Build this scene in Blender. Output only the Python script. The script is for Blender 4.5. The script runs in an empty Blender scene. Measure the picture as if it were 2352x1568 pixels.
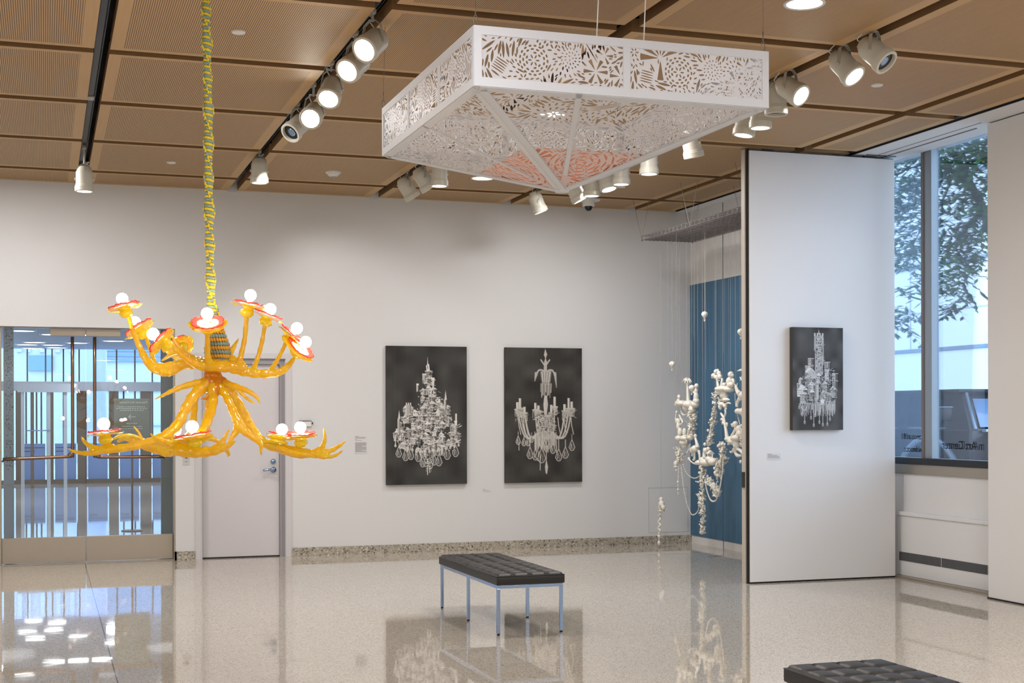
import bpy, bmesh, math, random
import numpy as np
from mathutils import Vector, Matrix, Quaternion

PI = math.pi
col = bpy.context.scene.collection
# ------------------------------------------------------------------ camera model (eye at 0,0,1.52)
FOC, YAW, HOR, ROLL, EYE = 3193.6, 0.3242, 952.3, -0.0024, 1.52
CR = Vector((math.cos(YAW), -math.sin(YAW), 0)); CF = Vector((math.sin(YAW), math.cos(YAW), 0)); UP = Vector((0, 0, 1))
def ray(x, y):
    u = x - 1176; v = (y - HOR) - ROLL * u
    return CF + CR * (u / FOC) - UP * (v / FOC)
def at(x, y, D):                      # point of the photo at depth D
    return Vector((0, 0, EYE)) + ray(x, y) * D
def on(x, y, ax, val):                # point of the photo on an axis plane
    d = ray(x, y); i = 'XYZ'.index(ax); o = (0, 0, EYE)
    return Vector((0, 0, EYE)) + d * ((val - o[i]) / d[i])
def camdir(r, u, f):
    return (CR * r + UP * u + CF * f).normalized()

# ------------------------------------------------------------------ mesh builder
def frame(d):
    d = Vector(d).normalized()
    a = Vector((0, 0, 1)) if abs(d.z) < .9 else Vector((1, 0, 0))
    x = a.cross(d).normalized(); y = d.cross(x)
    return x, y, d
class MB:
    def __init__(s): s.v = []; s.f = []; s.mi = []; s.cur = 0
    def add(s, vs, fs):
        o = len(s.v); s.v += [tuple(v) for v in vs]
        for f in fs: s.f.append([i + o for i in f]); s.mi.append(s.cur)
        return s
    def box(s, x0, x1, y0, y1, z0, z1, M=None):
        P = [Vector(p) for p in ((x0,y0,z0),(x1,y0,z0),(x1,y1,z0),(x0,y1,z0),(x0,y0,z1),(x1,y0,z1),(x1,y1,z1),(x0,y1,z1))]
        if M is not None: P = [M @ p for p in P]
        return s.add(P, [(0,3,2,1),(4,5,6,7),(0,1,5,4),(1,2,6,5),(2,3,7,6),(3,0,4,7)])
    def bbox(s, x0, x1, y0, y1, z0, z1, b=.004, M=None):   # box with chamfered edges
        bm = bmesh.new(); bmesh.ops.create_cube(bm, size=1)
        for v in bm.verts: v.co = Vector(((x0+x1)/2+v.co.x*(x1-x0),(y0+y1)/2+v.co.y*(y1-y0),(z0+z1)/2+v.co.z*(z1-z0)))
        bmesh.ops.bevel(bm, geom=bm.edges[:], offset=b, segments=2, affect='EDGES', profile=.6)
        if M is not None: bm.transform(M)
        bm.verts.index_update()
        s.add([v.co.copy() for v in bm.verts], [[v.index for v in f.verts] for f in bm.faces]); bm.free(); return s
    def tube(s, pts, rad, n=10, cap=True, ry=None):
        pts = [Vector(p) for p in pts]; m = len(pts)
        if not hasattr(rad, '__len__'): rad = [rad] * m
        T = []
        for i in range(m):
            a = pts[max(i-1,0)]; b = pts[min(i+1,m-1)]; t = (b - a)
            T.append(t.normalized() if t.length > 1e-9 else Vector((0,0,1)))
        x, y, _ = frame(T[0]); V = []; F = []
        for i in range(m):
            if i:
                q = T[i-1].rotation_difference(T[i]); x = q @ x; x = (x - T[i]*x.dot(T[i])).normalized(); y = T[i].cross(x)
            for k in range(n):
                a = 2*PI*k/n
                V.append(pts[i] + x*math.cos(a)*rad[i] + y*math.sin(a)*rad[i]*(ry or 1))
        for i in range(m-1):
            for k in range(n):
                F.append((i*n+k, i*n+(k+1)%n, (i+1)*n+(k+1)%n, (i+1)*n+k))
        if cap: F.append(tuple(range(n))[::-1]); F.append(tuple((m-1)*n+k for k in range(n)))
        return s.add(V, F)
    def cyl(s, a, b, r0, r1=None, n=16, cap=True): return s.tube([a, b], [r0, r0 if r1 is None else r1], n, cap)
    def lathe(s, prof, M=None, n=24, wob=None, cap=True):      # profile (r, z) around local z
        V = []; F = []; m = len(prof)
        for i, (r, z) in enumerate(prof):
            for k in range(n):
                a = 2*PI*k/n; rr = r * (wob(a, i) if wob else 1)
                p = Vector((rr*math.cos(a), rr*math.sin(a), z)); V.append(M @ p if M is not None else p)
        for i in range(m-1):
            for k in range(n): F.append((i*n+k, i*n+(k+1)%n, (i+1)*n+(k+1)%n, (i+1)*n+k))
        if cap and prof[0][0] > 1e-6: F.append(tuple(range(n))[::-1])
        if cap and prof[-1][0] > 1e-6: F.append(tuple((m-1)*n+k for k in range(n)))
        return s.add(V, F)
    def ball(s, c, r, M=None, n=14, m=9):            # r number or (rx,ry,rz)
        if not hasattr(r, '__len__'): r = (r, r, r)
        V = []; F = []; c = Vector(c)
        for i in range(m+1):
            t = PI*i/m
            for k in range(n):
                a = 2*PI*k/n
                p = Vector((r[0]*math.sin(t)*math.cos(a), r[1]*math.sin(t)*math.sin(a), r[2]*math.cos(t)))
                if M is not None: p = M @ p
                V.append(c + p)
        for i in range(m):
            for k in range(n): F.append((i*n+k, (i+1)*n+k, (i+1)*n+(k+1)%n, i*n+(k+1)%n))
        return s.add(V, F)
    def quad(s, a, b, c, d): return s.add([a, b, c, d], [(0,1,2,3)])
    def build(s, name, mats, parent=None, smooth=False, loc=None, sharp=None):
        me = bpy.data.meshes.new(name)
        o = None
        off = Vector(loc) if loc is not None else Vector((0,0,0))
        me.from_pydata([(v[0]-off.x, v[1]-off.y, v[2]-off.z) for v in s.v], [], s.f)
        if not isinstance(mats, (list, tuple)): mats = [mats]
        for m in mats: me.materials.append(m)
        if len(mats) > 1: me.polygons.foreach_set('material_index', s.mi)
        if smooth: me.polygons.foreach_set('use_smooth', [True]*len(me.polygons))
        me.update(); me.validate()
        if smooth and sharp: me.set_sharp_from_angle(angle=sharp)
        o = bpy.data.objects.new(name, me); col.objects.link(o)
        if parent is not None:
            o.parent = parent
            o.location = off - wloc(parent)
        else: o.location = off
        return o
def wloc(o):
    v = Vector(o.location)
    while o.parent is not None: o = o.parent; v = v + Vector(o.location)
    return v
def tag(o, label, cat, group=None, kind=None):
    if label: o['label'] = label
    if cat: o['category'] = cat
    if group: o['group'] = group
    if kind: o['kind'] = kind
    return o
def thing(name, label, cat, loc=(0,0,0), group=None):
    o = bpy.data.objects.new(name, None); col.objects.link(o); o.location = loc; o.empty_display_size = .1
    return tag(o, label, cat, group)
def struct(o): o['kind'] = 'structure'; return o
def setp(o, parent):                  # keep world place, add parent (no rotation anywhere on parents)
    o.parent = parent; o.location = Vector(o.location) - wloc(parent); return o
def smoothpts(P, k=5):                # catmull-rom through control points (tuples of any length)
    P = [np.array(p, float) for p in P]; out = []
    Q = [2*P[0]-P[1]] + P + [2*P[-1]-P[-2]]
    for i in range(1, len(Q)-2):
        for j in range(k):
            t = j/k; a, b, c, d = Q[i-1], Q[i], Q[i+1], Q[i+2]
            out.append(.5*((2*b)+(-a+c)*t+(2*a-5*b+4*c-d)*t*t+(-a+3*b-3*c+d)*t**3))
    out.append(P[-1]); return out
def remesh(o, vox, smooth=2):
    m = o.modifiers.new('fuse', 'REMESH'); m.mode = 'VOXEL'; m.voxel_size = vox; m.use_smooth_shade = True
    if smooth:
        k = o.modifiers.new('soft', 'SMOOTH'); k.factor = .5; k.iterations = smooth
    return o

# ------------------------------------------------------------------ materials
def lin(c): return tuple(((x/255)/12.92 if x/255 <= .04045 else ((x/255+.055)/1.055)**2.4) for x in c) + (1,)
class NT:
    def __init__(s, name):
        s.m = bpy.data.materials.new(name); s.m.use_nodes = True; s.t = s.m.node_tree; s.n = s.t.nodes; s.l = s.t.links
        s.bsdf = s.n['Principled BSDF']; s.out = s.n['Material Output']
    def node(s, typ, **kw):
        n = s.n.new(typ)
        for k, v in kw.items(): setattr(n, k, v)
        return n
    def link(s, a, b): s.l.new(a, b)
    def math(s, op, a, b=None, c=None):
        n = s.node('ShaderNodeMath', operation=op)
        for i, q in enumerate((a, b, c)):
            if q is None: continue
            if isinstance(q, (int, float)): n.inputs[i].default_value = q
            else: s.link(q, n.inputs[i])
        return n.outputs[0]
    def mix(s, f, a, b):
        n = s.node('ShaderNodeMix', data_type='RGBA')
        for i, q in ((0, f), (6, a), (7, b)):
            if isinstance(q, (int, float)): n.inputs[i].default_value = q
            elif isinstance(q, tuple): n.inputs[i].default_value = q
            else: s.link(q, n.inputs[i])
        return n.outputs[2]
    def noise(s, scale, detail=2, coord=None, rough=.5):
        n = s.node('ShaderNodeTexNoise'); n.inputs['Scale'].default_value = scale; n.inputs['Detail'].default_value = detail
        n.inputs['Roughness'].default_value = rough
        if coord is not None: s.link(coord, n.inputs['Vector'])
        return n
    def pos(s): return s.node('ShaderNodeNewGeometry').outputs['Position']
def mat(name, rgb, rough=.5, metal=0, var=0, varscale=6, bump=0, bscale=60, **kw):
    t = NT(name); b = t.bsdf; c = lin(rgb)
    b.inputs['Roughness'].default_value = rough; b.inputs['Metallic'].default_value = metal
    b.inputs['Base Color'].default_value = c
    for k, v in kw.items(): b.inputs[k.replace('_', ' ')].default_value = v
    n = t.noise(varscale, 3, t.pos())
    d = tuple(x*(1-(var or .03)) for x in c[:3]) + (1,)
    t.link(t.mix(n.outputs['Fac'], c, d), b.inputs['Base Color'])
    if bump:
        n2 = t.noise(bscale, 2, t.pos()); bp = t.node('ShaderNodeBump'); bp.inputs['Strength'].default_value = bump; bp.inputs['Distance'].default_value = .01
        t.link(n2.outputs['Fac'], bp.inputs['Height']); t.link(bp.outputs[0], b.inputs['Normal'])
    return t.m
def emit(name, rgb, strength):
    t = NT(name); c = lin(rgb); b = t.bsdf; b.inputs['Base Color'].default_value = c
    b.inputs['Emission Color'].default_value = c; b.inputs['Emission Strength'].default_value = strength; return t.m
def glass(name, tint=(1,1,1,1), ior=1.5, rough=0.0, gain=1.0):
    t = NT(name); t.n.remove(t.bsdf)
    tr = t.node('ShaderNodeBsdfTransparent'); tr.inputs[0].default_value = tint
    gl = t.node('ShaderNodeBsdfGlossy'); gl.inputs['Roughness'].default_value = rough
    fr = t.node('ShaderNodeFresnel'); fr.inputs[0].default_value = ior
    mx = t.node('ShaderNodeMixShader'); t.link(t.math('MULTIPLY', fr.outputs[0], gain), mx.inputs[0])
    t.link(tr.outputs[0], mx.inputs[1]); t.link(gl.outputs[0], mx.inputs[2]); t.link(mx.outputs[0], t.out.inputs[0]); return t.m
def sheet(name, rgb, trans=.4, rough=.6, gloss=.05):       # thin translucent sheet
    t = NT(name); c = lin(rgb); b = t.bsdf; b.inputs['Base Color'].default_value = c; b.inputs['Roughness'].default_value = rough
    tl = t.node('ShaderNodeBsdfTranslucent'); tl.inputs[0].default_value = c
    mx = t.node('ShaderNodeMixShader'); mx.inputs[0].default_value = trans
    n = t.noise(90, 3, t.pos()); bp = t.node('ShaderNodeBump'); bp.inputs['Strength'].default_value = .25; bp.inputs['Distance'].default_value = .004
    t.link(n.outputs['Fac'], bp.inputs['Height']); t.link(bp.outputs[0], b.inputs['Normal'])
    t.link(b.outputs[0], mx.inputs[1]); t.link(tl.outputs[0], mx.inputs[2]); t.link(mx.outputs[0], t.out.inputs[0]); return t.m

def wood_mat(slats):
    t = NT('slotted_wood' if slats else 'plain_wood'); b = t.bsdf; b.inputs['Roughness'].default_value = .55
    p = t.pos(); mp = t.node('ShaderNodeMapping'); mp.inputs['Scale'].default_value = (30, 1.5, 30); t.link(p, mp.inputs[0])
    n = t.noise(1.5, 4, mp.outputs[0]); n2 = t.noise(350, 1, p)
    f = t.math('ADD', t.math('MULTIPLY', n.outputs['Fac'], .7), t.math('MULTIPLY', n2.outputs['Fac'], .3))
    c = t.mix(f, lin((184,147,100)), lin((208,171,122)))
    if slats:
        s = t.node('ShaderNodeSeparateXYZ'); t.link(p, s.inputs[0])
        fr = t.math('FRACT', t.math('MULTIPLY', s.outputs[0], 1/.0128))
        g = t.math('GREATER_THAN', fr, .66)
        c = t.mix(g, c, lin((84,60,38)))
    t.link(c, b.inputs['Base Color']); return t.m

def terrazzo(name, base, dark, light, sc=1.0, rough=.06, coat=0.0, joints=True, ior=1.5):
    t = NT(name); b = t.bsdf; p = t.pos()
    v = t.node('ShaderNodeTexVoronoi'); v.inputs['Scale'].default_value = 150*sc; t.link(p, v.inputs['Vector'])
    hs = t.node('ShaderNodeSeparateColor'); t.link(v.outputs['Color'], hs.inputs[0])
    r = t.node('ShaderNodeValToRGB'); t.link(hs.outputs[0], r.inputs[0]); e = r.color_ramp.elements
    e[0].position = 0; e[0].color = lin(dark); e[1].position = .3; e[1].color = lin(base)
    k = e.new(.8); k.color = lin(base); k = e.new(1); k.color = lin(light)
    c = r.outputs[0]
    n = t.noise(1.2, 3, p); c = t.mix(t.math('MULTIPLY', n.outputs['Fac'], .14), c, lin(dark))
    if joints:
        s = t.node('ShaderNodeSeparateXYZ'); t.link(p, s.inputs[0])
        gx = t.math('LESS_THAN', t.math('ABSOLUTE', t.math('SUBTRACT', s.outputs[0], .39)), .0035)
        fx = t.math('LESS_THAN', t.math('FRACT', t.math('MULTIPLY', t.math('ADD', s.outputs[0], 9.61), 1/2.0)), .0012)
        fy = t.math('LESS_THAN', t.math('FRACT', t.math('MULTIPLY', t.math('ADD', s.outputs[1], 20.3), 1/2.0)), .0012)
        j = t.math('MAXIMUM', t.math('MULTIPLY', t.math('MAXIMUM', fx, fy), .25), t.math('MULTIPLY', gx, .8))
        c = t.mix(j, c, lin((60,58,55)))
    t.link(c, b.inputs['Base Color']); b.inputs['Roughness'].default_value = rough; b.inputs['IOR'].default_value = ior
    b.inputs['Coat Weight'].default_value = coat; b.inputs['Coat Roughness'].default_value = .03
    nw = t.noise(2.5, 2, p); bp = t.node('ShaderNodeBump'); bp.inputs['Strength'].default_value = .05; bp.inputs['Distance'].default_value = .01
    t.link(nw.outputs['Fac'], bp.inputs['Height']); t.link(bp.outputs[0], b.inputs['Normal']); t.link(bp.outputs[0], b.inputs['Coat Normal'])
    return t.m
def resin(name, c1, c2, trans=.35):
    t = NT(name); b = t.bsdf; p = t.pos()
    n = t.noise(14, 4, p); c = t.mix(n.outputs['Fac'], lin(c1), lin(c2))
    t.link(c, b.inputs['Base Color']); b.inputs['Roughness'].default_value = .07
    b.inputs['Coat Weight'].default_value = .8; b.inputs['Coat Roughness'].default_value = .05
    b.inputs['Transmission Weight'].default_value = trans; b.inputs['IOR'].default_value = 1.42
    n2 = t.noise(55, 3, p); n3 = t.noise(9, 2, p)
    h = t.math('ADD', n3.outputs['Fac'], t.math('MULTIPLY', n2.outputs['Fac'], .5))
    bp = t.node('ShaderNodeBump'); bp.inputs['Strength'].default_value = .8; bp.inputs['Distance'].default_value = .012
    t.link(h, bp.inputs['Height']); t.link(bp.outputs[0], b.inputs['Normal'])
    t.link(c, b.inputs['Emission Color']); b.inputs['Emission Strength'].default_value = .10  # faint glow added, stands in for bulb light passing through the resin
    tl = t.node('ShaderNodeBsdfTranslucent'); t.link(c, tl.inputs[0])
    mx = t.node('ShaderNodeMixShader'); mx.inputs[0].default_value = .22
    t.link(b.outputs[0], mx.inputs[1]); t.link(tl.outputs[0], mx.inputs[2]); t.link(mx.outputs[0], t.out.inputs[0]); return t.m
def blue_mat():
    t = NT('blue_paint'); b = t.bsdf; p = t.pos(); mp = t.node('ShaderNodeMapping'); mp.inputs['Scale'].default_value = (8, 14, .9); t.link(p, mp.inputs[0])
    n = t.noise(1.3, 5, mp.outputs[0]); r = t.node('ShaderNodeValToRGB'); t.link(n.outputs['Fac'], r.inputs[0]); e = r.color_ramp.elements
    e[0].position = .3; e[0].color = lin((57,98,128)); e[1].position = .7; e[1].color = lin((70,116,150))
    t.link(r.outputs[0], b.inputs['Base Color']); b.inputs['Roughness'].default_value = .45; return t.m
def vcol_mat(name):
    t = NT(name); a = t.node('ShaderNodeAttribute', attribute_name='paint'); t.link(a.outputs['Color'], t.bsdf.inputs['Base Color'])
    t.bsdf.inputs['Roughness'].default_value = .9; t.bsdf.inputs['Specular IOR Level'].default_value = .15; return t.m

M = {}
M['wall'] = mat('white_wall_paint', (222,222,223), .6, var=.02, varscale=1.5)
M['wall2'] = mat('white_panel_paint', (230,229,229), .55, var=.02, varscale=2)
M['wood'] = wood_mat(False); M['slats'] = wood_mat(True)
M['woodside'] = mat('shaded_wood_side', (140,106,68), .6, var=.1, varscale=20)  # darker copy of the panel wood, shading of the sides put into colour
M['plenum'] = mat('plenum_black', (14,13,12), .8)
M['track'] = mat('track_grey_metal', (70,70,72), .45, .6)
M['lamp'] = mat('lamp_housing_white', (205,202,190), .4, 0, var=.06, varscale=20)
M['lampdark'] = mat('lamp_bracket_grey', (178,177,170), .4, .1)
M['lens_on'] = emit('lamp_lens_lit', (255,250,238), 14)
M['lens_warm'] = emit('lamp_lens_bright', (255,248,232), 45)
M['lens_off'] = mat('lamp_lens_dark', (22,22,24), .12)
M['white'] = mat('matte_white', (232,232,230), .5)
M['disc'] = emit('downlight_diffuser', (255,252,244), 6)
M['floor'] = terrazzo('terrazzo_floor', (202,193,179), (144,134,119), (226,219,208), 1, .03, .0, True, 2.1)
M['base'] = terrazzo('terrazzo_base', (176,168,154), (92,86,78), (214,208,196), .45, .2, 0, False)
M['steel'] = mat('brushed_steel', (176,166,152), .38, .75, var=.05, varscale=9)
M['bronze'] = mat('bronze_tube', (150,120,98), .28, 1)
M['chrome'] = mat('polished_chrome', (160,186,224), .12, 1)  # blue window reflection painted into the base tint
M['dark'] = mat('dark_gap', (26,24,23), .7)
M['doorp'] = mat('door_paint', (212,208,211), .5, var=.02)
M['doorf'] = mat('door_frame_grey', (158,155,160), .5)
M['leather'] = mat('black_leather', (30,27,25), .42, var=.12, varscale=12, bump=.15, bscale=260)
M['paint'] = vcol_mat('painted_canvas')
M['canvas_edge'] = mat('canvas_edge', (58,54,52), .7)
M['blue'] = blue_mat()
M['glass'] = glass('door_glass', (.88,.91,.95,1), 1.5, 0, 1.4)
M['wglass'] = glass('window_glass', (.86,.92,1,1), 1.25, 0, .7)
M['green'] = mat('green_glass_panel', (118,134,118), .25)
M['alu'] = mat('aluminium_grey', (150,158,164), .4, .3)
M['black'] = mat('black_frame', (22,24,28), .4)
M['card'] = mat('label_card', (222,221,222), .6)
M['ink'] = mat('grey_print', (165,163,166), .7)
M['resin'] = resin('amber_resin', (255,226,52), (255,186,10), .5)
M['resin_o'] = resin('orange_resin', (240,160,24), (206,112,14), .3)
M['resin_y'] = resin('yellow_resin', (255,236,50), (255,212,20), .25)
M['petal'] = sheet('pink_glass_petal', (255,84,80), .45, .15)
M['petal_c'] = sheet('pale_petal_centre', (255,226,214), .5, .15)
M['bulb'] = emit('frosted_bulb_lit', (255,236,204), 55)
M['cordY'] = mat('yellow_cord', (228,198,52), .8, bump=.4, bscale=300)
M['cordT'] = mat('teal_grey_cord', (134,158,150), .8, bump=.4, bscale=300)
M['cordO'] = mat('orange_cord', (222,160,48), .8, bump=.4, bscale=300)
M['film'] = sheet('white_film', (244,247,255), .55, .35)
M['filmframe'] = sheet('white_film_frame', (226,229,236), .2, .5)
M['orange'] = sheet('orange_paper', (250,178,148), .35, .7)
M['wire'] = mat('steel_wire', (120,112,104), .4, .5)
M['porc'] = mat('white_porcelain', (240,236,226), .35, var=.06, varscale=25)
M['mesh'] = mat('grid_metal', (128,122,122), .5, .3)
# ================================================================== SETTING
YW, CZ, XL, YB, XR = 14.97, 3.912, -5.2, -5.0, 7.27
def S(name, bx, m, parent=None, loc=None):
    b = MB()
    for q in (bx if isinstance(bx[0], (list, tuple)) else [bx]): b.box(*q)
    o = b.build(name, m, parent)
    return struct(o) if parent is None else o
S('floor', (XL-.3, 13, YB-.3, 34.2, -.12, 0), M['floor'])
S('wall_back', [(XL-.2, -.50, YW, YW+.3, 0, 4.3), (-.50, 1.30, YW, YW+.3, 2.43, 4.3), (1.30, 1.575, YW, YW+.3, 0, 4.3),
                (1.575, 2.455, YW, YW+.3, 2.125, 4.3), (2.455, 7.6, YW, YW+.3, 0, 4.3)], M['wall'])
S('wall_left', (XL-.2, XL, YB, YW, 0, 4.3), M['wall'])
S('wall_rear', (XL-.2, 8.0, YB-.2, YB, 0, 4.3), M['wall'])
wr = S('wall_right', (XR, XR+.12, 11.42, YW, 0, CZ), M['wall2'])
S('trim_1', [(XR-.004, XR+.001, 14.132, 14.137, 0, CZ)], M['dark'])
bl = MB().box(XR-.006, XR, 11.42, 14.13, .09, 3.05).build('blue_field', M['blue'], wr); 
bl = MB().box(XR-.006, XR, 14.14, YW, .09, 3.05).build('blue_field', M['blue'], wr)
S('wall_sliding', (7.36, 7.46, YB, 9.60, .012, CZ-.012), M['wall2'])
S('trim_2', (7.35, 7.47, YB, 9.605, 0, .012), M['dark'])
S('baseboard_back', [(2.52, XR, YW-.022, YW, 0, .092), (1.29, 1.50, YW-.022, YW, 0, .092), (1.29, 1.31, YW-.022, YW+.15, 0, .092), (XL, -.56, YW-.022, YW, 0, .092)], M['base'])
# ceiling: dark plenum above slotted wooden panels
ceil = S('ceiling', (XL-.2, 7.05, YB-.2, YW+.3, 4.14, 4.3), M['plenum'])
X0, SX, Y0, SY = -1.225, 1.5357, 14.152, 1.5684
def panel(x0, x1, y0, y1):
    b = MB(); z0, z1, e = CZ, CZ+.085, .082
    b.box(x0, x1, y0, y1, z0, z1)
    b.f.pop(0); b.mi.pop(0)                       # replace bottom by border + slotted field
    o = len(b.v)
    b.v += [(x0,y0,z0),(x1,y0,z0),(x1,y1,z0),(x0,y1,z0),(x0+e,y0+e*.7,z0),(x1-e,y0+e*.7,z0),(x1-e,y1-e*.7,z0),(x0+e,y1-e*.7,z0)]
    for q in ((0,4,5,1),(1,5,6,2),(2,6,7,3),(3,7,4,0)): b.f.append([o+i for i in q]); b.mi.append(0)
    b.f.append([o+i for i in (4,7,6,5)]); b.mi.append(1)
    for k in range(8): pass
    for k in range(5): b.mi[k] = 2
    return b.build('ceiling_panel', [M['wood'], M['slats'], M['woodside']], ceil)
rows = [(YW-.0, Y0+.12)] + [(Y0-SY*j, Y0-SY*(j+1)+.12) for j in range(12)]
for i in range(-3, 6):
    xa = X0+SX*i+.1; xb = X0+SX*(i+1)
    if i == 5: xb = 7.02
    if xa < XL: xa = XL
    for (yb, ya) in rows:
        if yb < 1.5 and i > -3 and ya < -3.5: continue
        panel(xa, xb, ya, yb)
# white wall sections closing the ends of the track slots
S('trim_3', [(X0+SX*i, X0+SX*i+.1, YW-.02, YW, CZ-.02, 4.1) for i in range(-2, 6)], M['wall'])
# soffit over the window side
S('ceiling_soffit', [(7.09, 7.62, YB, YW, CZ, CZ+.1)], M['wall2'])
S('trim_4', [(7.015, 7.095, YB, YW, CZ+.015, CZ+.1), (7.083, 7.0905, YB, YW, CZ+.002, CZ+.1)], M['dark'])
M['hair'] = mat('hairline_grey', (120,118,116), .6)
S('trim_5', [(7.40, 7.412, YB, 9.6, CZ-.004, CZ+.002), (7.30, 7.306, 9.6, 11.42, CZ-.003, CZ+.001), (7.40, 7.41, 9.8, 11.2, CZ-.006, CZ+.001)], M['hair'])
S('trim_6', [(6.9, 7.45, 11.22, 11.226, CZ-.004, CZ+.001), (7.18, 7.5, 11.1, 11.106, CZ-.006, CZ+.001)], M['track'])
# lighting tracks
for i, (ya, yb) in {1:(2, 14.0), 2:(2, 14.3), 3:(2, 14.3), 4:(2, 14.5), 0:(2,14.3), 5:(2,4)}.items():
    x = X0+SX*i
    t = thing('lighting_track', 'dark lighting track in a ceiling slot, %s' % ['left of the visible room','leftmost one, with a single lamp','carrying the row with the dazzling lamp','above the left tip of the lantern','with the most lamps, behind the lantern','nearest the window side'][i], 'track', (x+.03, (ya+yb)/2, CZ+.12), 'ceiling lighting tracks')
    b = MB().bbox(x+.008, x+.052, ya, yb, CZ+.06, CZ+.12, .004); b.build('rail', M['track'], t)
    b = MB()
    for k in range(3): b.box(x+.058, x+.062, ya, yb, CZ+.05+.02*k, CZ+.056+.02*k)
    b.build('conductor_rib', M['track'], t)
    b = MB().bbox(x+.006, x+.056, 11.2-.06, 11.2+.06, CZ+.052, CZ+.062, .002); b.build('joint_plate', M['lampdark'], t)

# ------------------------------------------------------------------ glass entrance (door_1)
d1 = bpy.data.objects.new('door_1', None); col.objects.link(d1); d1.location = (.40, 15.10, 0); struct(d1)
YD = 15.10
MB().box(-.50, -.42, YD-.06, YD+.08, 0, 2.43).box(1.285, 1.302, YW+.02, YD+.10, 0, 2.43).box(-.50, 1.30, YD-.03, YD+.05, 2.425, 2.44).build('frame', M['steel'], d1)
for s, (xa, xb, xm) in enumerate(((-.418, .400, 1), (.408, 1.280, 0))):
    leaf = MB().box(xa, xb, YD-.006, YD+.006, .268, 2.42).build('glass_leaf', M['glass'], d1)
    MB().bbox(xa, xb, YD-.024, YD+.024, .012, .270, .003).build('kick_plate', M['steel'], leaf)
    px = (xb-.345, xb) if s == 0 else (xa, xa+.345)
    MB().bbox(px[0], px[1], YD-.022, YD+.022, 2.345, 2.42, .003).build('top_patch', M['steel'], leaf)
    if s == 0: P = [(.272, 2.335), (.272, 1.18), (.262, 1.14), (.235, 1.112), (.20, 1.10), (-.405, 1.08)]
    else:      P = [(.492, 2.335), (.492, 1.18), (.502, 1.13), (.53, 1.103), (.57, 1.092), (1.19, 1.088)]
    pts = smoothpts([(x, YD-.07, z) for x, z in P], 4)
    h = MB().tube(pts, .0165, 12)
    for (x, z) in (P[0], P[-1], P[2]): h.cyl((x, YD-.07, z-.02), (x, YD-.006, z-.02), .011)
    h.build('door_handle', M['bronze'], leaf, True)
S('trim_7', (-.5, 1.3, YD-.05, YD+.05, 0, .006), M['steel'])
# ------------------------------------------------------------------ service door (door_2)
d2 = bpy.data.objects.new('door_2', None); col.objects.link(d2); d2.location = (2.0, YW, 0); struct(d2)
MB().box(1.50, 1.56, YW-.012, YW+.1, 0, 2.185).box(2.46, 2.52, YW-.012, YW+.1, 0, 2.185).box(1.56, 2.46, YW-.012, YW+.1, 2.13, 2.185).build('casing', M['doorp'], d2)
MB().box(1.56, 1.58, YW+.01, YW+.14, 0, 2.13).box(2.40, 2.46, YW+.03, YW+.14, 0, 2.13).box(1.58, 2.40, YW+.02, YW+.14, 2.07, 2.13).box(2.425,2.43,YW+.024,YW+.03,0,2.1).build('door_frame', M['doorf'], d2)
lf = MB().bbox(1.582, 2.398, YW+.06, YW+.105, .012, 2.068, .003).build('door_leaf', M['doorp'], d2)
MB().box(1.58, 2.40, YW+.05, YW+.12, 0, .011).build('threshold_gap', M['dark'], d2)
b = MB(); b.cyl((2.335, YW+.06, .935), (2.335, YW+.045, .935), .03); b.cyl((2.335, YW+.05, .935), (2.335, YW-.002, .935), .012)
b.tube(smoothpts([(2.335, YW+.0, .935), (2.30, YW-.006, .937), (2.26, YW-.004, .936), (2.215, YW+.003, .930)], 4), [.013]*12+[.009], 10)
b.build('door_handle', M['chrome'], lf, True)
b = MB(); b.cyl((2.332, YW+.06, 1.025), (2.332, YW+.035, 1.025), .026, .024); b.build('lock_cylinder', M['chrome'], lf, True)

# ------------------------------------------------------------------ window side (window_1)
w1 = bpy.data.objects.new('window_1', None); col.objects.link(w1); w1.location = (7.7, 10.4, 1.1); struct(w1)
XG = 7.70
MB().box(XG-.004, XG+.004, 10.85, 12.4, 1.12, 4.1).build('pane', M['wglass'], w1)
MB().box(XG-.004, XG+.004, 7.0, 10.80, 1.12, 4.1).build('pane', M['wglass'], w1)
MB().bbox(7.64, 7.72, 10.763, 10.905, 1.10, 4.1, .004).build('mullion', M['alu'], w1)
MB().bbox(7.632, 7.641, 10.868, 10.908, 1.10, 4.1, .002).build('mullion_edge', mat('mullion_edge', (120,108,106), .5), w1)
MB().bbox(7.58, XG+.05, 7.0, 12.6, 1.055, 1.115, .004).build('window_sill', M['black'], w1)
MB().bbox(7.60, XG+.05, 7.0, 12.6, .965, 1.055, .003).build('sill_apron', M['steel'], w1)
S('wall_window', [(7.62, 7.9, YB, 12.6, 0, .965), (7.62, 7.9, YB, 7.0, .9, 4.3), (7.62, 7.9, 12.4, YW, 0, 4.3), (7.60, 7.9, 7.0, 12.6, CZ+.06, 4.4)], M['wall2'])
hc = S('radiator_cover', (7.575, 7.63, 5.0, 11.20, .02, .60), M['wall2'])
MB().bbox(7.56, 7.625, 5.0, 11.20, .575, .61, .006).build('cover_cap', M['wall2'], hc)
b = MB()
for k in range(420):
    y = 11.17 - k*.0098
    if y < 7: break
    if k % 66 == 65: continue
    b.box(7.570, 7.5752, y-.0062, y, .155, .235)
b.build('air_grille', mat('grille_slots', (96,98,100), .6), hc)
S('trim_8', [(7.50, 7.62, YB, 11.2, 0, .018)], M['steel'])

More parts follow.
